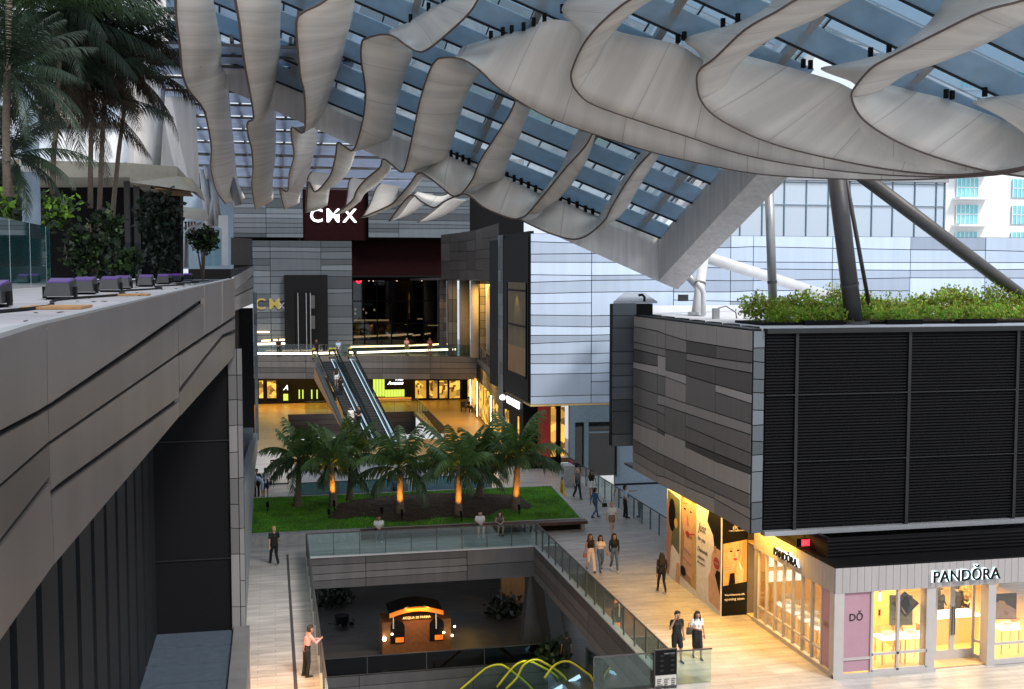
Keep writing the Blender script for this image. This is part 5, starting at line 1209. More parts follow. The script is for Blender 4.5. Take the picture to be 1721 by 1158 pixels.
art('poster', [('black', [(.76, .80), (.80, .97), (.985, .97), (.985, .42), (.90, .52), (.86, .70)]), ('poster_skin', [(.80, .06), (.985, .04), (.985, .60), (.90, .60), (.84, .52), (.83, .36), (.79, .28)]), ('black', [(.90, .34), (.985, .18), (.985, .40), (.93, .40)]), ('poster_red', ell(.925, .46, .05, .055)), ('poster_shade', ell(.925, .46, .05, .008)), ('poster_shade', [(.88, .60), (.92, .62), (.92, .56), (.89, .54)])], HO, uv)
for k, (s, h) in enumerate((('Just', .64), ('for you', .56), ('Diamonds', .47), ('collection', .40), ('this season', .35))):
    text(s, 'lettering', 'joint', HO, uv(.60, h) + V((-.004, 0, 0)), (0, -1, 0), (0, 0, 1), width=(.14, .13, .17, .12, .12)[k] * 6.2 * 1.02, depth=.004, shear=.3)
MB().box(HX - .02, HX + .14, HA - .02, HA + .02, 0, HT).build('edge_strip', 'white', HO)
FY = 40.5; fxa, fxb = HX + .02, aty(1256, 980, FY).x
MB().box(fxa, fxb, FY, FY + .1, 0, HT).build('black_board', 'black', HO)
MB().box(fxb, fxb + .5, FY + .02, FY + .3, 0, HT).build('end_post', 'steel_dark', HO)
def fv(a, h, k=0): return V((fxa + (fxb - fxa) * a, FY - .004 - k * .003, HT * h))
art('poster', [('poster_hair2', [(.03, .28), (.97, .31), (.97, .70), (.03, .67)]), ('poster_hair', [(.70, .31), (.97, .31), (.97, .70), (.80, .69)]), ('poster_skin', ell(.46, .575, .27, .105)), ('poster_shade', [(.66, .66), (.74, .58), (.66, .50), (.62, .56)]), ('black', ell(.33, .60, .062, .008)), ('black', ell(.61, .605, .058, .008)), ('poster_hair', [(.24, .625), (.42, .63), (.42, .622), (.24, .615)]), ('poster_shade', [(.45, .60), (.50, .55), (.44, .548)]), ('poster_red', ell(.50, .525, .075, .012)), ('poster_skin', [(.05, .40), (.42, .42), (.46, .48), (.10, .47)]), ('poster_skin', [(.50, .31), (.80, .31), (.84, .42), (.64, .51), (.50, .44)]), ('black', [(.24, .285), (.50, .30), (.46, .40), (.30, .395)]), ('poster_shade', [(.08, .452), (.40, .462), (.40, .456), (.08, .446)]), ('poster_shade', [(.08, .43), (.40, .44), (.40, .434), (.08, .424)]), ('poster_white', [(.62, .49), (.66, .50), (.76, .43), (.72, .42)])], HO, fv)
text('EPL', 'lettering', 'white', HO, fv(.40, .80) + V((0, -.004, 0)), (1, 0, 0), (0, 0, 1), width=.22, depth=.004)
text('WORLD DIAMONDS', 'lettering', 'white', HO, fv(.22, .782) + V((0, -.004, 0)), (1, 0, 0), (0, 0, 1), width=.66, depth=.004)
MB().ball(fv(.50, .845), (.06, .006, .08), 10).build('emblem', 'poster_gold', HO)
text('World Diamonds, EPL', 'lettering', 'white', HO, fv(.10, .185) + V((0, -.004, 0)), (1, 0, 0), (0, 0, 1), width=(fxb - fxa) * .80, depth=.004, bold=.01)
text('opening soon', 'lettering', 'poster_white', HO, fv(.10, .135) + V((0, -.004, 0)), (1, 0, 0), (0, 0, 1), width=(fxb - fxa) * .78, depth=.004)
area('overhang_light', (16.5, 43.5, 4.3), .4, 190, (1, .55, .10), (0, 0, 0), 6); area('overhang_light', (17.4, 37.8, 4.25), .8, 280, (1, .50, .07), (0, 0, 0), 3)

# ================================================================== RAILINGS
def rail(label, pts, z=0., h=1.1, pitch=1.35, group='glass railings of the court', m_='glass_rail', post='steel_dark', cap=True, pw=.017):
    P = [V((x, y, z)) for x, y in pts]; t = thing('glass_railing', label, 'railing', P[0], group)
    cp = MB()
    for p, q in zip(P, P[1:]):
        L = (q - p).length; n = max(1, round(L / pitch)); d = (q - p).normalized(); nn = V((-d.y, d.x, 0))
        for i in range(n):
            a, c = p + d * (L * i / n + .02), p + d * (L * (i + 1) / n - .02)
            MB().prism([a, c, c + V((0, 0, h)), a + V((0, 0, h))], nn * .02).build('pane', m_, t)
            MB().box(a.x - pw - .02, a.x + pw - .02, a.y - pw, a.y + pw, z - .1, z + h).build('post', post, t)
        cp.bar(p + V((0, 0, h + .02)), q + V((0, 0, h + .02)), .05, .04)
    if cap: cp.build('rail_cap', post, t)
rail('glass railing along the right edge of the deck opening', [(12.5, 52.95), (12.5, 33.9)], 0, 1.1, 1.25)
rail('glass railing in front of the planter on the far edge of the opening', [(1.5, 53.0), (12.5, 52.95)], 0, 1.1, 1.25)
rail('glass railing along the left edge of the opening where the pink shirted man leans', [(1.48, 53), (1.48, 33.9)], 0, 1.1, 1.8)
rail('glass railing along the blue wall on the right of the deck', [(19.1, 71.5), (19.1, 47)], 0, 1.1, 1.35)
rail('blue glass railing behind the palms over the second opening', [(1.4, 65.7), (12.9, 66.2), (13.3, 76)], 0, 1.15, 2.1, m_='glass_blue')
rail('short glass railing at the near corner beside the directory sign', [(9.9, 33.95), (13.9, 33.95)], 0, 1.1, 2.0)
rail('dim glass railing on the lower floor in front of the kiosk', [(1.4, 52.3), (12.6, 52.3)], -5.5, .82, 2.8, m_='glass_dark')
rail('glass railing along the edge of the upper walkway', [(-2, 110), (19, 104.6), (16.75, 83)], 5.3, 1.1, 2.4, m_='glass')
rail('glass railing round the far opening by the escalators', [(13.3, 88), (13.6, 107.2), (3, 107.4)], 0, 1.1, 2.2, m_='glass')
rail('slanted green glass railing at the lower escalator landing', [(aty(985, 1118, 50.5).x, 50.5), (aty(1043, 1145, 47).x, 47)], -5.5, 1.1, 2.2)
t = thing('far_void_fascia', 'brownish panel edge below the far deck railing', 'fascia', (8, 107, -1.5))
b = MB(); facade(b, (1.4, 106.95, -2.2), (1, 0, 0), (0, 0, 1), 12, 2.2, [0, 5, 9, 12], 4, 115, .5, .9, .2); b.build('panel', ['panel_brown', 'joint'], t)

# ================================================================== ESCALATORS
ES = thing('escalator_pair', 'pair of escalators climbing to the upper walkway with white light edges', 'escalator', (8, 88, 0))
ta, tb = V((3.9, 102, 5.3)), V((6.0, 87, 0.0))
def lane(off, wd):
    dd = (tb - ta); sd = V((1, 0, 0))
    a, c = ta + sd * off, tb + sd * off
    b = MB().prism([a + V((0, 0, -.1)), a + sd * wd + V((0, 0, -.1)), c + sd * wd + V((0, 0, -.1)), c + V((0, 0, -.1))], (0, 0, .05)); b.build('step_band', 'black', ES)
    b = MB()
    for i in range(34):
        p = a + (c - a) * (i / 34.); b.box(p.x + .06, p.x + wd - .06, p.y - .40, p.y - .02, p.z - .12, p.z + .02)
    b.build('step', 'step_dark', ES)
def balu(off, lit):
    sd = V((1, 0, 0)); a, c = ta + sd * off, tb + sd * off; up = V((0, 0, 1.0)); a2, c2 = a + V((-.25, 1.4, 0)), c + V((.2, -1.2, 0))
    MB().prism([a2, a, c, c2, c2 + up * .9, c + up, a + up, a2 + up * .9], sd * .04).build('glass_side', 'glass_rail', ES)
    MB().tube([a2 + up * .1, a2 + up * .9, a + up * 1.04, c + up * 1.04, c2 + up * .9, c2 + up * .1], .06, 8).build('handrail', 'black', ES, smooth=True)
    MB().bar(a + V((.02, 0, -.25)), c + V((.02, 0, -.25)), .22, .5).build('truss_side', 'escalator_steel', ES)
    if lit: MB().bar(a + V((-.16, .9, .12)), a + V((-.16, 0, .12)), .05, .04).bar(a + V((-.16, 0, .12)), c + V((-.16, 0, .12)), .05, .04).build('light_edge', 'esc_light', ES)
lane(.1, 1.25); lane(1.85, 1.25); balu(0, False); balu(1.5, True); balu(1.8, False); balu(3.2, True)
MB().prism([ta + V((-.1, 0, -.5)), tb + V((-.1, 0, -.2)), tb + V((-.1, 6, -.1)), ta + V((-.1, 0, -1.6))], (-.1, 0, 0)).build('wood_side', 'wood_soffit', ES)
for off in (0, 1.5, 1.8, 3.2):
    a = ta + V((off - .2, .8, 0)); MB().tube([a + V((0, .5, .3)), a + V((-.1, .9, .9)), a + V((0, .5, 1.08)), a + V((.1, 0, 1.06))], .09, 8).build('yellow_end', 'handrail_yellow', ES, True)
NE = thing('lower_escalators', 'yellow reflecting escalator handrails rising at the bottom of the opening', 'escalator', aty(860, 1140, 50))
Yd = 50.3
for pts, Yk in (([(755, 1175), (805, 1132), (820, 1121), (838, 1117), (852, 1122), (885, 1148), (905, 1170)], 50.4), ([(835, 1155), (860, 1124), (875, 1113), (890, 1112), (905, 1118), (935, 1136), (950, 1165)], 50.2), ([(850, 1158), (868, 1140), (880, 1118), (898, 1109), (915, 1114), (948, 1137), (960, 1165)], 49.6), ([(915, 1140), (930, 1120), (945, 1112), (960, 1113), (982, 1128), (995, 1140), (1003, 1170)], 49.2)):
    P = interp([aty(x, y, Yk) for x, y in pts], 4); MB().tube(P, .055, 8).build('handrail', 'handrail_yellow', NE, smooth=True)
    MB().tube([p + V((.02, .02, .06)) for p in P], .035, 6).build('handrail_belt', 'black', NE, smooth=True)
    lowz = P[0].z - .6
    b = MB()
    for i in range(len(P) - 1): b.face([P[i], P[i + 1], (P[i + 1].x, P[i + 1].y, lowz), (P[i].x, P[i].y, lowz)])
    b.build('glass_side', 'glass_rail', NE)
for (a_, c_) in (((930, 1162), (975, 1136)), ((990, 1160), (1040, 1148))):
    MB().bar(aty(*a_, 49.4), aty(*c_, 49.4), .12, .14).build('light_edge', 'esc_light', NE)
MB().box(aty(760, 1170, 49.5).x, aty(985, 1170, 49.5).x, 48.9, 50.6, -7.2, -6.3).build('steps', 'step_dark', NE)
area('lower_escalator_light', (11.5, 49.8, -3.6), 1.2, 22, (.9, 1, .15))

# ================================================================== KIOSK, SIGNS AND SMALL THINGS
KY = 54.6; kx0, kx1 = aty(643, 1100, KY).x, aty(758, 1100, KY).x; kz = -5.5; kh = aty(700, 1043, KY).z
KI = thing('perfume_kiosk', 'brown perfume kiosk with glowing orange arched roof on the lower floor', 'kiosk', ((kx0 + kx1) / 2, KY + .8, kz))
MB().box(kx0, kx1, KY, KY + 1.6, kz, kh).build('body', 'kiosk_brown', KI)
b = MB(); N = 14; ra0, ra1 = aty(654, 1030, KY).x, aty(744, 1030, KY).x; zc = aty(700, 1018, KY).z; ze = aty(654, 1030, KY).z
def arc(i, dz): f = i / N; return V((ra0 + (ra1 - ra0) * f, KY - .25, ze + (zc - ze) * math.sin(math.pi * f) + dz))
for i in range(N): b.prism([arc(i, -.2), arc(i + 1, -.2), arc(i + 1, 0), arc(i, 0)], (0, .12, 0), 0); b.prism([arc(i, -.12) + V((0, .13, 0)), arc(i + 1, -.12) + V((0, .13, 0)), arc(i + 1, -.02) + V((0, .13, 0)), arc(i, -.02) + V((0, .13, 0))], (0, 1.8, 0), 1)
b.build('arched_roof', ['kiosk_orange', 'black'], KI)
for px in (661, 733):
    x = aty(px, 1035, KY - .15).x; MB().tube([(x, KY - .15, aty(px, 1055, KY).z), (x, KY - .15, aty(px, 1028, KY).z)], .03, 8).build('roof_post', 'steel_white', KI)
text('ACQUA DI PARMA', 'sign_letters', 'letter_warm', KI, (aty(677, 1042, KY - .1).x, KY - .06, aty(677, 1042, KY - .1).z), (1, 0, 0), (0, 0, 1), width=aty(724, 1042, KY).x - aty(677, 1042, KY).x, depth=.03, bold=.01)
for q0, q1 in ((656, 680), (722, 746)):
    xa, xb = aty(q0, 1060, KY).x, aty(q1, 1060, KY).x; zz0, zz1 = aty(700, 1079, KY).z, aty(700, 1052, KY).z
    b = MB().prism([(xa, KY - .03, zz0), (xb, KY - .03, zz0)] + [((xa + xb) / 2 + (xb - xa) / 2 * math.cos(R(a)), KY - .03, zz1 + .35 * math.sin(R(a))) for a in range(0, 181, 20)], (0, .02, 0)); b.build('arched_window', 'black', KI)
    for f, w_ in ((.35, .5), (.7, .22)):
        MB().box(xa + (xb - xa) * f, xa + (xb - xa) * f + w_ * .7, KY - .12, KY - .05, zz0 + .08, zz0 + .3).build('orange_box', 'kiosk_orange', KI)
for px, py in ((659, 1066), (646, 1074), (746, 1063), (764, 1053), (760, 1068)):
    p = aty(px, py, KY - .2); MB().ball(p, .10 if px < 650 else .055, 8).build('bulb', 'lamp_hot', KI)
area('kiosk_glow', ((kx0 + kx1) / 2, KY - .5, kh + .7), 1.2, 40, (1, .5, .15))
area('lower_floor_light', (16.5, 45, -1.2), 4, 130, (.9, .85, .72))
for px, py, Y, s, k in ((560, 1015, 64, 1.3, 1), (575, 1075, 60, .9, 2), (850, 1035, 60, 1.2, 3), (930, 1105, 51.5, .7, 4)):
    p = aty(px, py, Y); lab = ('dark potted shrub at the left of the lower floor', 'low dark shrub left of the kiosk', 'tall dark shrub by the slanted columns', 'small dark shrub at the foot of the slanted columns')[k - 1]
    t = thing('potted_shrub', lab, 'shrub', (p.x, Y, -5.5)); b = MB(); leafcloud(b, (p.x, Y, p.z), (s, s, s), 420, .35, k, 0, .4, .4); b.build('foliage', 'leaf_dark', t); MB().tube([(p.x, Y, -5.5), (p.x, Y, -5.0)], [.3, .4], 10).build('pot', 'black', t); MB().tube([(p.x, Y, -5.1), (p.x, Y, p.z)], .06, 6).build('stem', 'trunk', t)
# caution sign
g = atz(945, 833); t = thing('caution_sign', 'tall yellow wet floor cone standing beside the grey stone pillar', 'caution sign', g)
MB().prism([g + V((-.22, -.22, .0)), g + V((.22, -.22, 0)), g + V((.22, .22, 0)), g + V((-.22, .22, 0))], (0, 0, .05)).build('base', 'yellow', t)
MB().tube([g + V((0, 0, .05)), g + V((0, 0, .4)), g + V((0, 0, .95))], [.19, .14, .07], 4).build('cone', 'yellow', t)
MB().tube([g + V((0, 0, .95)), g + V((0, 0, 1.12))], [.05, .04], 8).build('top', 'steel_dark', t)
text('CAUTION', 'lettering', 'black', t, g + V((-.035, -.205, .20)), (0, 0, 1), (-1, 0, 0), width=.55, depth=.01)
g = aty(958, 800, 67); t = tag(MB().box(g.x - .30, g.x + .30, 67, 68.2, 0, 1.35).build('stone_pillar', 'concrete', None, loc=(g.x, 67, 0)), 'grey stone pillar at the end of the right deck railing', 'pillar')
# directory sign
p = aty(1119, 1092, 33.75); t = thing('directory_sign', 'dark directory sign with a pale map panel beside the opening corner', 'sign', (p.x, 33.75, 0))
xa, xb = aty(1100, 1110, 33.75).x, aty(1138, 1110, 33.75).x; zt = aty(1119, 1091, 33.75).z; zm = aty(1119, 1134, 33.75).z
MB().box(xa, xb, 33.75, 33.83, 0, zt).build('frame', 'steel_dark', t)
MB().box(xa + .03, xb - .03, 33.73, 33.748, zm + .01, zt - .03).build('screen', 'black', t); MB().box(xa + .03, xb - .03, 33.72, 33.748, .1, zm - .01).build('map', 'sign_paper', t)
text('DIRECTORY', 'lettering', 'steel', t, (xa + .32, 33.72, zt - .16), (1, 0, 0), (0, 0, 1), width=.36, depth=.004)
b = MB(); rng = random.Random(9)
for i in range(4):
    for j in range(2): b.box(xa + .18 + j * .36, xa + .30 + j * .36, 33.715, 33.728, zm + .12 + i * .16, zm + .18 + i * .16)
b.build('icon', 'louver_frame', t)
b = MB()
for j in range(3):
    for i in range(14): b.box(xa + .08 + j * .24, xa + .08 + j * .24 + rng.uniform(.1, .2), 33.705, 33.718, zm - .14 - i * .06, zm - .12 - i * .06)
b.build('map_line', 'steel_dark', t)
# tables and chairs on the far passage
for k, (px, py) in enumerate(((800, 686), (815, 694))):
    g = atz(px, py); t = thing('cafe_table', ('round pale table nearer the amber shop windows', 'second round pale table closer to the palms')[k], 'table', g); MB().tube([g + V((0, 0, .72)), g + V((0, 0, .77))], .62, 16).build('table_top', 'stucco_white', t); MB().tube([g, g + V((0, 0, .72))], .05, 8).build('leg', 'dark_metal', t); MB().tube([g, g + V((0, 0, .03))], .3, 12).build('foot', 'dark_metal', t)
def chair(label, g):
    t = thing('chair', label, 'chair', g, 'dark chairs by the far tables')
    MB().box(g.x - .24, g.x + .24, g.y - .24, g.y + .24, .43, .48).build('seat', 'dark_metal', t); MB().box(g.x - .24, g.x + .24, g.y + .2, g.y + .24, .48, .95).build('backrest', 'dark_metal', t)
    for a_ in (-1, 1):
        for c_ in (-1, 1): MB().box(g.x + a_ * .2 - .02, g.x + a_ * .2 + .02, g.y + c_ * .2 - .02, g.y + c_ * .2 + .02, 0, .43).build('leg', 'dark_metal', t)
for px, py, l_ in ((779, 692, 'dark chair left of the far pale tables'), (806, 698, 'dark chair in front of the far pale tables'), (790, 683, 'dark chair behind the stroller of the seated person'), (823, 699, 'dark chair at the right of the far pale tables')): chair(l_, atz(px, py))
# steel floor-stand frame by the left people
g = atz(470, 815); t = thing('frame_stand', 'thin black rectangular frame standing near the far left people', 'stand', g)
b = MB().box(g.x - .55, g.x - .49, g.y, g.y + .06, 0, 1.6).box(g.x + .49, g.x + .55, g.y, g.y + .06, 0, 1.6).box(g.x - .49, g.x + .49, g.y, g.y + .06, .03, .1).box(g.x - .49, g.x + .49, g.y, g.y + .06, 1.53, 1.6); b.build('frame', 'black', t)

# warm ceiling lights of the left walkway, under the left building
area('left_walk_light', (-.4, 33, 3.6), 1.6, 480, (1, .54, .22), (0, R(-14), 0), 7)

# ================================================================== PEOPLE
def pmat(name, c, r=.75):
    if name not in M: mat(name, c, r, 0, .12, 18)
    return name
for n_, c_ in {'skin_light': (.58, .36, .26), 'skin_tan': (.40, .22, .14), 'skin_dark': (.20, .10, .06), 'hair_black': (.015, .012, .011), 'hair_brown': (.07, .035, .02), 'hair_blond': (.50, .30, .12), 'hair_grey': (.35, .28, .22),
               'cloth_black': (.007, .007, .008), 'cloth_white': (.78, .77, .76), 'cloth_navy': (.02, .03, .06), 'cloth_jeans': (.07, .13, .24), 'cloth_blue': (.03, .14, .32), 'cloth_pink': (.58, .30, .30), 'cloth_grey': (.12, .12, .13), 'cloth_khaki': (.26, .17, .10), 'cloth_cream': (.68, .56, .50), 'cloth_lightblue': (.45, .58, .78), 'cloth_red': (.75, .06, .02), 'cloth_olive': (.14, .13, .05), 'shoe_white': (.75, .75, .75), 'shoe_dark': (.02, .018, .016), 'lip': (.35, .08, .07), 'cloth_rose': (.35, .12, .12)}.items(): pmat(n_, c_)
def caps_mesh(prims, voxel):
    """union of tapered rounded limbs as one closed skin"""
    mb = MB()
    for a, ra, c, rc, *_ in prims:
        a, c = V(a), V(c); d = c - a; L = d.length
        d = d / L if L > 1e-5 else V((0, 0, 1))
        pts, rs = [], []
        for k in range(5): t = k / 4 * math.pi / 2; pts.append(a - d * ra * math.cos(t)); rs.append(max(.001, ra * math.sin(t)))
        for k in range(5): t = k / 4 * math.pi / 2; pts.append(c + d * rc * math.sin(t)); rs.append(max(.001, rc * math.cos(t)))
        mb.tube(pts, rs, 10)
    me = bpy.data.meshes.new('tmp'); me.from_pydata(mb.v, [], mb.f); o = bpy.data.objects.new('tmp', me); COL.objects.link(o)
    md = o.modifiers.new('r', 'REMESH'); md.mode = 'VOXEL'; md.voxel_size = voxel; md.use_smooth_shade = True
    sm = o.modifiers.new('s', 'SMOOTH'); sm.factor = .5; sm.iterations = 2
    dg = bpy.context.evaluated_depsgraph_get(); res = bpy.data.meshes.new_from_object(o.evaluated_get(dg))
    COL.objects.unlink(o); bpy.data.objects.remove(o); bpy.data.meshes.remove(me); return res
import numpy as np
def paint(me, prims, order):
    n = len(me.polygons); co = np.zeros(n * 3); me.polygons.foreach_get('center', co); co = co.reshape(-1, 3); best = np.full(n, 1e9); lab = np.zeros(n, int)
    for a, ra, c, rc, l in prims:
        a = np.array(a); c = np.array(c); d = c - a; q = max(1e-9, d.dot(d)); t = np.clip(((co - a) @ d) / q, 0, 1); dist = np.linalg.norm(co - a - t[:, None] * d, axis=1) - (ra + (rc - ra) * t)
        m = dist < best; best[m] = dist[m]; lab[m] = order.index(l)
    me.polygons.foreach_set('material_index', lab.astype(np.int32)); me.polygons.foreach_set('use_smooth', [True] * n)
def person(label, loc, h=1.72, face=0., pose='stand', top='cloth_black', bottom='cloth_black', skin='skin_tan', shoe='shoe_dark', hair='hair_black', sleeve='short', legs='long', long_hair=False, fem=False, group=None, ph=0., vox=.0125):
    S = .43 if pose == 'sit' else 0
    J = dict(pel=(0, 0, .95), chest=(0, -.01, 1.28), neck=(0, 0, 1.46), head=(0, -.015, 1.62), shl=(.185, 0, 1.41), shr=(-.185, 0, 1.41), ell=(.235, .03, 1.14), elr=(-.235, .03, 1.14), wl=(.245, -.04, .90), wr=(-.245, -.04, .90),
             hl=(.092, 0, .91), hr=(-.092, 0, .91), kl=(.10, -.015, .50), kr=(-.10, -.015, .50), al=(.105, .02, .085), ar=(-.105, .02, .085))
    tl = tr = V((0, -.17, -.045))
    if pose == 'walk':
        s = 1 if ph >= 0 else -1; f, g_ = ('l', 'r') if s > 0 else ('r', 'l')
        J['k' + f] = (J['k' + f][0], -.17, .52); J['a' + f] = (J['a' + f][0], -.27, .10); J['k' + g_] = (J['k' + g_][0], -.02, .50); J['a' + g_] = (J['a' + g_][0], .27, .15)
        J['el' + g_] = (J['el' + g_][0], -.06, 1.15); J['w' + g_] = (J['w' + g_][0], -.22, .96); J['el' + f] = (J['el' + f][0], .12, 1.15); J['w' + f] = (J['w' + f][0], .14, .90)
    if pose == 'sit':
        for k in ('pel', 'chest', 'neck', 'head', 'shl', 'shr', 'hl', 'hr'): J[k] = (J[k][0], J[k][1], J[k][2] - S)
        for k in ('chest', 'neck', 'head', 'shl', 'shr'): J[k] = (J[k][0], J[k][1] - .08, J[k][2] - .02)
        J['head'] = (J['head'][0], J['head'][1] - .05, J['head'][2] - .01)
        J.update(kl=(.13, -.43, .50), kr=(-.13, -.43, .50), al=(.10, -.45, .085), ar=(-.14, -.40, .085), ell=(.23, -.10, .74), elr=(-.23, -.10, .74), wl=(.08, -.32, .66), wr=(-.08, -.32, .66))
    if pose == 'lean':
        J.update(chest=(0, -.06, 1.28), neck=(0, -.10, 1.45), head=(0, -.15, 1.60), shl=(.18, -.09, 1.40), shr=(-.18, -.09, 1.40), ell=(.22, -.27, 1.18), elr=(-.22, -.27, 1.18), wl=(.10, -.44, 1.20), wr=(-.10, -.44, 1.24), kl=(.10, .03, .50), kr=(-.10, -.04, .50), al=(.11, .08, .085))
    if pose == 'point': J.update(ell=(.24, -.28, 1.40), wl=(.24, -.54, 1.42), elr=(-.25, .06, 1.15), wr=(-.19, -.10, .98), kr=(-.10, -.08, .5), ar=(-.12, -.10, .085))
    if pose == 'phone': J.update(elr=(-.29, -.10, 1.19), wr=(-.14, -.13, 1.52), head=(.01, -.03, 1.62), kl=(.11, -.10, .5), al=(.11, -.12, .085))
    if pose == 'text': J.update(elr=(-.25, .0, 1.15), wr=(-.05, -.27, 1.15), ell=(.23, .02, 1.14), wl=(.25, -.06, .9), head=(0, -.04, 1.61), kl=(.11, -.13, .51), al=(.11, -.18, .09), ar=(-.10, .14, .10))
    if pose == 'arms_in': J.update(ell=(.24, -.02, 1.14), wl=(.10, -.22, 1.06), elr=(-.24, -.02, 1.14), wr=(-.10, -.22, 1.06))
    if pose == 'bend': J.update(chest=(0, -.22, 1.18), neck=(0, -.36, 1.28), head=(0, -.46, 1.36), shl=(.17, -.33, 1.25), shr=(-.17, -.33, 1.25), ell=(.2, -.38, 1.0), elr=(-.2, -.38, 1.0), wl=(.12, -.42, .78), wr=(-.12, -.42, .78))
    J = {k: V(v) for k, v in J.items()}
    w_ = .9 if fem else 1.0
    for k in ('shl', 'shr'): J[k].x *= w_
    pel, ch, nk, hd = J['pel'], J['chest'], J['neck'], J['head']; waist = pel.lerp(ch, .45); P = []
    def add(a, ra, c, rc, l): P.append((tuple(a), ra, tuple(c), rc, l))
    X = V((1, 0, 0)); hipw = .075 if fem else .065
    for s in (-1, 1):
        add(pel + X * s * hipw, .118 if fem else .108, waist + X * s * .05, .095 if fem else .108, 'bottom' if s else '')
        add(waist + X * s * .05, .094 if fem else .108, ch + X * s * .07, .105 if fem else .118, 'top')
        if fem: add(ch + X * s * .07 + V((0, -.085, -.02)), .055, ch + X * s * .075 + V((0, -.075, -.04)), .05, 'top')
    add(J['shl'].lerp(nk, .15), .062, J['shr'].lerp(nk, .15), .062, 'top'); add(ch + V((0, .01, .02)), .115, nk + V((0, .01, -.06)), .07, 'top')
    add(nk + V((0, .01, -.03)), .056, hd + V((0, .02, -.07)), .05, 'skin')
    add(hd + V((0, .015, .035)), .098, hd + V((0, -.012, -.04)), .074, 'skin'); add(hd + V((0, -.03, -.07)), .052, hd + V((0, -.045, -.085)), .045, 'skin')
    add(hd + V((0, -.095, .0)), .012, hd + V((0, -.108, -.03)), .018, 'skin')
    for s in (-1, 1):
        add(hd + V((s * .092, .01, .01)), .018, hd + V((s * .09, .012, -.025)), .014, 'skin'); add(hd + V((s * .034, -.088, .012)), .011, hd + V((s * .040, -.087, .012)), .010, 'hair')
    add(hd + V((-.018, -.092, -.062)), .009, hd + V((.018, -.092, -.062)), .009, 'lip')
    for s, sh, el, wr in ((1, J['shl'], J['ell'], J['wl']), (-1, J['shr'], J['elr'], J['wr'])):
        k = .85 if fem else 1.; sl = sleeve; u1 = 'top' if sl in ('short', 'long') else 'skin'; mid = sh.lerp(el, .6); bl = .012 if u1 == 'top' else 0
        add(sh, .058 * k + bl, mid, .046 * k + bl, u1); add(mid, .044 * k, el, .040 * k, 'top' if sl == 'long' else 'skin'); add(el, .040 * k + (.008 if sl == 'long' else 0), wr, .027 * k + (.008 if sl == 'long' else 0), 'top' if sl == 'long' else 'skin')
        d = (wr - el).normalized(); pm = wr + d * .085; add(wr, .026, pm, .032, 'skin')
        sd = d.cross(V((0, 1, 0)) if abs(d.y) < .8 else V((0, 0, 1))).normalized(); fr = sd.cross(d)
        for i, (o_, l_) in enumerate(((-.03, .062), (-.010, .078), (.011, .074), (.030, .058))):
            a = pm + sd * o_ + d * .012; m_ = a + d * l_ * .55 + fr * .008; add(a, .0105, m_, .0098, 'skin'); add(m_, .0098, m_ + d * l_ * .45 + fr * .022, .0085, 'skin')
        a = wr + d * .035 - sd * .028 * 1; add(a, .013, a + d * .045 - sd * .030, .010, 'skin')
    for s, hp, kn, an in ((1, J['hl'], J['kl'], J['al']), (-1, J['hr'], J['kr'], J['ar'])):
        lg = legs; mid = hp.lerp(kn, .5)
        b1 = .014 if not fem else .004
        if lg == 'long': add(hp, .092 + b1, kn, .058 + b1, 'bottom'); add(kn, .057 + b1, an + V((0, 0, .02)), .042 + b1 * 1.6, 'bottom')
        elif lg == 'wide': add(hp, .10, kn, .085, 'bottom'); add(kn, .085, an + V((0, 0, .02)), .095, 'bottom')
        elif lg == 'shorts': m2 = hp.lerp(kn, .85 if not fem else .42); add(hp, .105, m2, .092 if not fem else .090, 'bottom'); add(m2, .066, kn, .052, 'skin'); add(kn, .053, kn.lerp(an, .35), .056, 'skin'); add(kn.lerp(an, .35), .056, an, .035, 'skin')
        else: add(hp, .085, kn, .055, 'skin'); add(kn, .053, kn.lerp(an, .35), .055, 'skin'); add(kn.lerp(an, .35), .055, an, .033, 'skin')
        if lg == 'skirt': add(hp, .10, kn + V((-.02 * s, 0, -.05)), .098, 'bottom'); add(hp - X * s * .05, .1, (J['kl'] + J['kr']) / 2 + V((0, 0, -.06)), .09, 'bottom')
        add(an + V((0, .045, -.045)), .038, an + V((0, -.03, -.04)), .042, 'shoe'); add(an + V((0, -.03, -.045)), .042, an + V((s * .015, -.17, -.055)), .030, 'shoe')
    if not fem and legs != 'x': add(pel + V((0, 0, -.02)), .12, waist, .118, 'top')
    sc = h / 1.745
    P = [(tuple(V(a) * sc), ra * sc, tuple(V(c) * sc), rc * sc, l) for a, ra, c, rc, l in P]
    order = ['skin', 'top', 'bottom', 'shoe', 'hair', 'lip']
    me = caps_mesh(P, vox); me.name = 'body'; me.materials.clear()
    for m_ in (skin, top, bottom, shoe, 'hair_black', 'lip'): me.materials.append(M[m_])
    paint(me, P, order)
    root = thing('person', label, 'person', loc, group); root.rotation_euler = (0, 0, face)
    o = bpy.data.objects.new('body', me); COL.objects.link(o); o.parent = root
    if hair:
        H = []
        c = hd
        H.append((c + V((0, .035, .055)), .102, c + V((0, .045, .0)), .095)); H.append((c + V((-.04, -.03, .10)), .05, c + V((.04, -.03, .10)), .05))
        if long_hair:
            for s in (-1, 0, 1): H.append((c + V((s * .06, .055, 0)), .07, nk + V((s * .09, .085 + (.02 if s == 0 else 0), -.20)), .055))
            for s in (-1, 1): H.append((c + V((s * .085, .0, .02)), .035, nk + V((s * .11, -.03, -.06)), .035))
        elif fem: H.append((c + V((0, .08, .02)), .07, c + V((0, .10, -.09)), .05))
        H = [(tuple(V(a) * sc), ra * sc, tuple(V(b_) * sc), rb * sc) for a, ra, b_, rb in H]
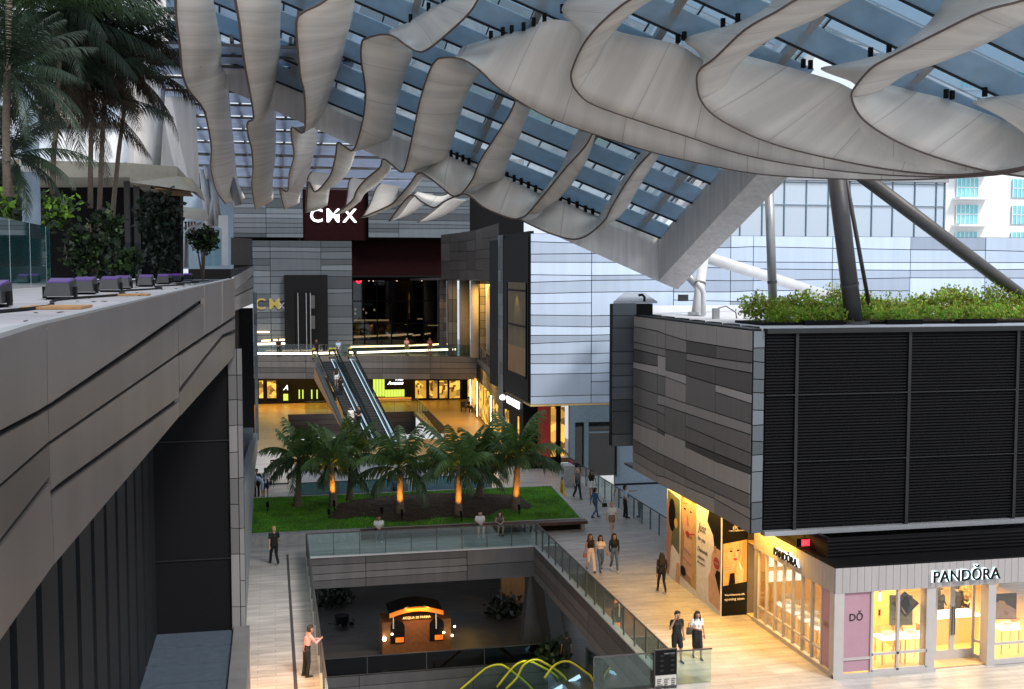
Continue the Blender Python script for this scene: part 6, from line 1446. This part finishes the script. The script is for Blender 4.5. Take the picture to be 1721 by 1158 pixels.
        hm = caps_mesh(H, .014); hm.name = 'hair'; hm.materials.clear(); hm.materials.append(M[hair]); hm.polygons.foreach_set('use_smooth', [True] * len(hm.polygons))
        ho = bpy.data.objects.new('hair', hm); COL.objects.link(ho); ho.parent = root
    return root
def bag(label, p, w=.28, h=.2, m_='cloth_black'):
    p = V(p); t = thing('handbag', label, 'handbag', p)
    MB().hexa([p + V((-w / 2, -.06, 0)), p + V((w / 2, -.06, 0)), p + V((w / 2, .06, 0)), p + V((-w / 2, .06, 0))], [p + V((-w * .42, -.04, h)), p + V((w * .42, -.04, h)), p + V((w * .42, .04, h)), p + V((-w * .42, .04, h))]).build('bag', m_, t)
    MB().tube([p + V((-w * .3, 0, h)), p + V((-w * .2, 0, h + .16)), p + V((w * .2, 0, h + .16)), p + V((w * .3, 0, h))], .012, 6).build('strap', m_, t)
A_ = math.pi
Zg = atz
person('man in black shirt and trousers with blond hair walking away by the planter wall', Zg(461, 949), 1.76, A_ + .25, 'walk', 'cloth_black', 'cloth_black', 'skin_light', hair='hair_blond', ph=1)
p = Zg(516, 1137); person('man in pink shirt and dark trousers leaning on the glass railing', (1.0, p.y, 0), 1.72, R(90) + .25, 'lean', 'cloth_pink', 'cloth_black', 'skin_tan', sleeve='long')
person('person in dark clothes half hidden behind the near grey pillar', (atz(414, 1085).x - .38, 40.5, 0), 1.68, 0, 'stand', 'cloth_black', 'cloth_rose', 'skin_tan', hair='hair_brown', long_hair=True, fem=True)

def seat(px, l_, **k): x = aty(px, 880, PY0).x; return person(l_, (x, PY0 - .02, .02), pose='sit', **k)
seat(636, 'man in white T-shirt and dark jeans sitting alone on the planter bench', h=1.72, top='cloth_white', bottom='cloth_navy', skin='skin_tan', shoe='shoe_white')
seat(806, 'man in white T-shirt and shorts sitting beside the long haired woman', h=1.72, top='cloth_white', bottom='cloth_grey', skin='skin_light', shoe='shoe_white', legs='shorts')
seat(839, 'woman in grey top and black skirt sitting on the planter bench', h=1.62, top='cloth_grey', bottom='cloth_black', skin='skin_light', legs='bare', fem=True, long_hair=True, sleeve='none', hair='hair_brown')
person('bald man in grey T-shirt and dark trousers walking past the yellow cone', Zg(970, 838), 1.78, .15, 'walk', 'cloth_grey', 'cloth_navy', 'skin_light', hair=None, sleeve='none', ph=1)
person('woman in black top and white shorts walking beside the bald man', Zg(994, 838), 1.68, -.1, 'walk', 'cloth_black', 'cloth_white', 'skin_tan', legs='shorts', fem=True, long_hair=True, sleeve='none', ph=-1)
person('woman in blue cardigan and jeans walking with a black handbag', Zg(1000, 871), 1.66, A_ * .6, 'walk', 'cloth_blue', 'cloth_jeans', 'skin_tan', hair='hair_black', fem=True, sleeve='long', ph=1)
p = Zg(1003, 871); bag('black handbag carried by the woman in the blue cardigan', (p.x + .42, p.y - .05, .62))
person('man in light checked shirt pointing to the right beside the railing', Zg(1050, 870), 1.76, R(90) - .2, 'point', 'cloth_lightblue', 'cloth_black', 'skin_tan', hair='hair_black')
person('blonde woman in white T-shirt and brown shorts walking towards the camera', Zg(1028, 899), 1.66, .05, 'walk', 'cloth_white', 'cloth_khaki', 'skin_light', shoe='skin_light', hair='hair_blond', legs='shorts', fem=True, ph=-1)
person('woman in black top and white trousers, left of the three friends', Zg(992, 960), 1.68, 0, 'walk', 'cloth_black', 'cloth_cream', 'skin_tan', hair='hair_brown', fem=True, legs='wide', sleeve='none', ph=1, long_hair=True)
p = Zg(984, 960); bag('dark red handbag at the side of the woman in white trousers', (p.x - .02, p.y, .62), .16, .2, 'cloth_rose')
person('woman in cream blouse and jeans in the middle of the three friends', Zg(1009, 960), 1.62, .05, 'walk', 'cloth_cream', 'cloth_jeans', 'skin_tan', hair='hair_black', fem=True, long_hair=True, ph=-1)
person('woman in loose black jacket and jeans, right of the three friends', Zg(1032, 960), 1.70, -.1, 'walk', 'cloth_black', 'cloth_jeans', 'skin_tan', shoe='shoe_white', hair='hair_black', sleeve='long', fem=True, long_hair=True, ph=1)
person('woman in black coat with long hair walking away along the poster wall', Zg(1112, 996), 1.68, A_ - .1, 'walk', 'cloth_black', 'cloth_black', 'skin_tan', hair='hair_black', sleeve='long', fem=True, long_hair=True, ph=1)
person('man in black shirt and black shorts holding a phone to his ear', Zg(1137, 1112), 1.76, .1, 'phone', 'cloth_black', 'cloth_black', 'skin_tan', hair='hair_black', legs='shorts')
person('woman in white top and long dark skirt looking at her phone', Zg(1171, 1106), 1.66, -.1, 'text', 'cloth_white', 'cloth_black', 'skin_tan', hair='hair_black', legs='skirt', fem=True, long_hair=True)
p = Zg(1157, 1098); bag('grey handbag carried by the woman in the long skirt', (p.x + .05, p.y - .05, .70), .30, .24, 'cloth_grey')
# far left group
person('bending person in pale blue shirt and shorts at the far left', Zg(441, 837), 1.74, R(-90), 'bend', 'cloth_lightblue', 'cloth_lightblue', 'skin_light', hair='hair_blond', legs='shorts')
person('slim person in dark clothes behind the bending person', Zg(432, 836), 1.70, 0, 'stand', 'cloth_navy', 'cloth_black', 'skin_tan')
person('person in rose clothes at the edge of the far left group', Zg(424.5, 838), 1.5, .3, 'stand', 'cloth_rose', 'cloth_rose', 'skin_light', hair='hair_brown', legs='shorts', fem=True)
person('person in white shirt standing behind the bending person', Zg(447, 835), 1.72, A_, 'stand', 'cloth_white', 'cloth_navy', 'skin_tan', legs='shorts')
# behind the palms
person('person in white shirt seen between two palm trunks', (aty(689, 830, 65.45).x, 65.46, .02), 1.35, A_, 'stand', 'cloth_white', 'cloth_lightblue', 'skin_tan')
person('person in blue shirt half hidden behind the lit palm trunk', (aty(664, 830, 65.45).x, 65.46, .02), 1.25, A_, 'stand', 'cloth_blue', 'cloth_black', 'skin_tan')
# escalator riders
def esc(f, off): return ta + (tb - ta) * f + V((off, 0, 0))
person('woman in black top and white shorts riding up the escalator', esc(.34, .75), 1.66, A_, 'stand', 'cloth_black', 'cloth_white', 'skin_tan', fem=True, legs='shorts', sleeve='none')
person('person in dark clothes riding behind the woman in white shorts', esc(.46, .75), 1.7, A_, 'stand', 'cloth_black', 'cloth_black', 'skin_tan')
person('person in white shirt near the foot of the escalator', esc(.82, .45), 1.68, .2, 'stand', 'cloth_white', 'cloth_white', 'skin_tan', sleeve='long')
person('person in dark shirt next to the white shirted rider', esc(.82, 1.05), 1.72, 0, 'arms_in', 'cloth_black', 'cloth_black', 'skin_tan')
# upper walkway
for px, Y, l_, k in ((467, 109, 'dark person standing at the left end of the upper railing', dict(top='cloth_black', bottom='cloth_black', pose='arms_in')), (531, 106.5, 'dark person at the top of the left escalator', dict(top='cloth_black', bottom='cloth_black')),
                     (568, 105.5, 'person in a pale top walking at the escalator head', dict(top='cloth_lightblue', bottom='cloth_grey', pose='walk')), (683, 107.5, 'woman in pink shirt and pale trousers on the upper walkway', dict(top='cloth_pink', bottom='cloth_olive', fem=True, pose='walk', hair='hair_black')),
                     (722, 106.8, 'woman in a pink patterned top on the upper walkway', dict(top='cloth_rose', bottom='cloth_rose', fem=True)), (820, 101, 'small dark person standing by the round pillar upstairs', dict(top='cloth_black', bottom='cloth_black'))):
    person(l_, (fx(px, Y), Y, 5.3), 1.72, 0 if px != 820 else .5, **{'pose': 'stand', **k})
# lower floor and shop
person('dark silhouette of a person by the lower escalator landing', (aty(952, 1100, 51).x, 51, -5.5), 1.75, A_, 'stand', 'cloth_black', 'cloth_black', 'skin_dark')
person('dark silhouette of a person right of the lower escalators', (aty(1021, 1120, 51).x, 51, -5.5), 1.45, R(90), 'stand', 'cloth_black', 'cloth_black', 'skin_dark')
p = atz(786, 692); person('person in dark clothes sitting at the far cafe tables', (p.x, p.y - .1, 0), 1.7, .6, 'sit', 'cloth_black', 'cloth_black', 'skin_tan', hair='hair_grey')
person('customer in green shirt and dark shorts standing inside the shop window', (aty(1505, 1090, 35.2).x, 35.2, .05), 1.74, .3, 'stand', 'cloth_olive', 'cloth_black', 'skin_tan', legs='shorts')
person('shop assistant in orange red top at the left counter', (aty(1473, 1040, 38.2).x, 38.2, .05), 1.72, 0, 'stand', 'cloth_red', 'cloth_black', 'skin_light', hair='hair_brown', sleeve='long')
person('dark haired woman in black behind the honey counter', (aty(1580, 1040, 37).x, 37, .05), 1.62, .4, 'arms_in', 'cloth_black', 'cloth_black', 'skin_tan', fem=True, long_hair=True, sleeve='long')
person('fair haired woman behind the honey counter', (aty(1621, 1040, 37.3).x, 37.3, .05), 1.66, -.3, 'arms_in', 'cloth_khaki', 'cloth_black', 'skin_light', hair='hair_blond', fem=True, long_hair=True, sleeve='long')
person('tall person in black behind the shop door handles', (aty(1607, 1030, 36.9).x, 36.9, .05), 1.8, A_, 'stand', 'cloth_black', 'cloth_black', 'skin_tan', sleeve='long')
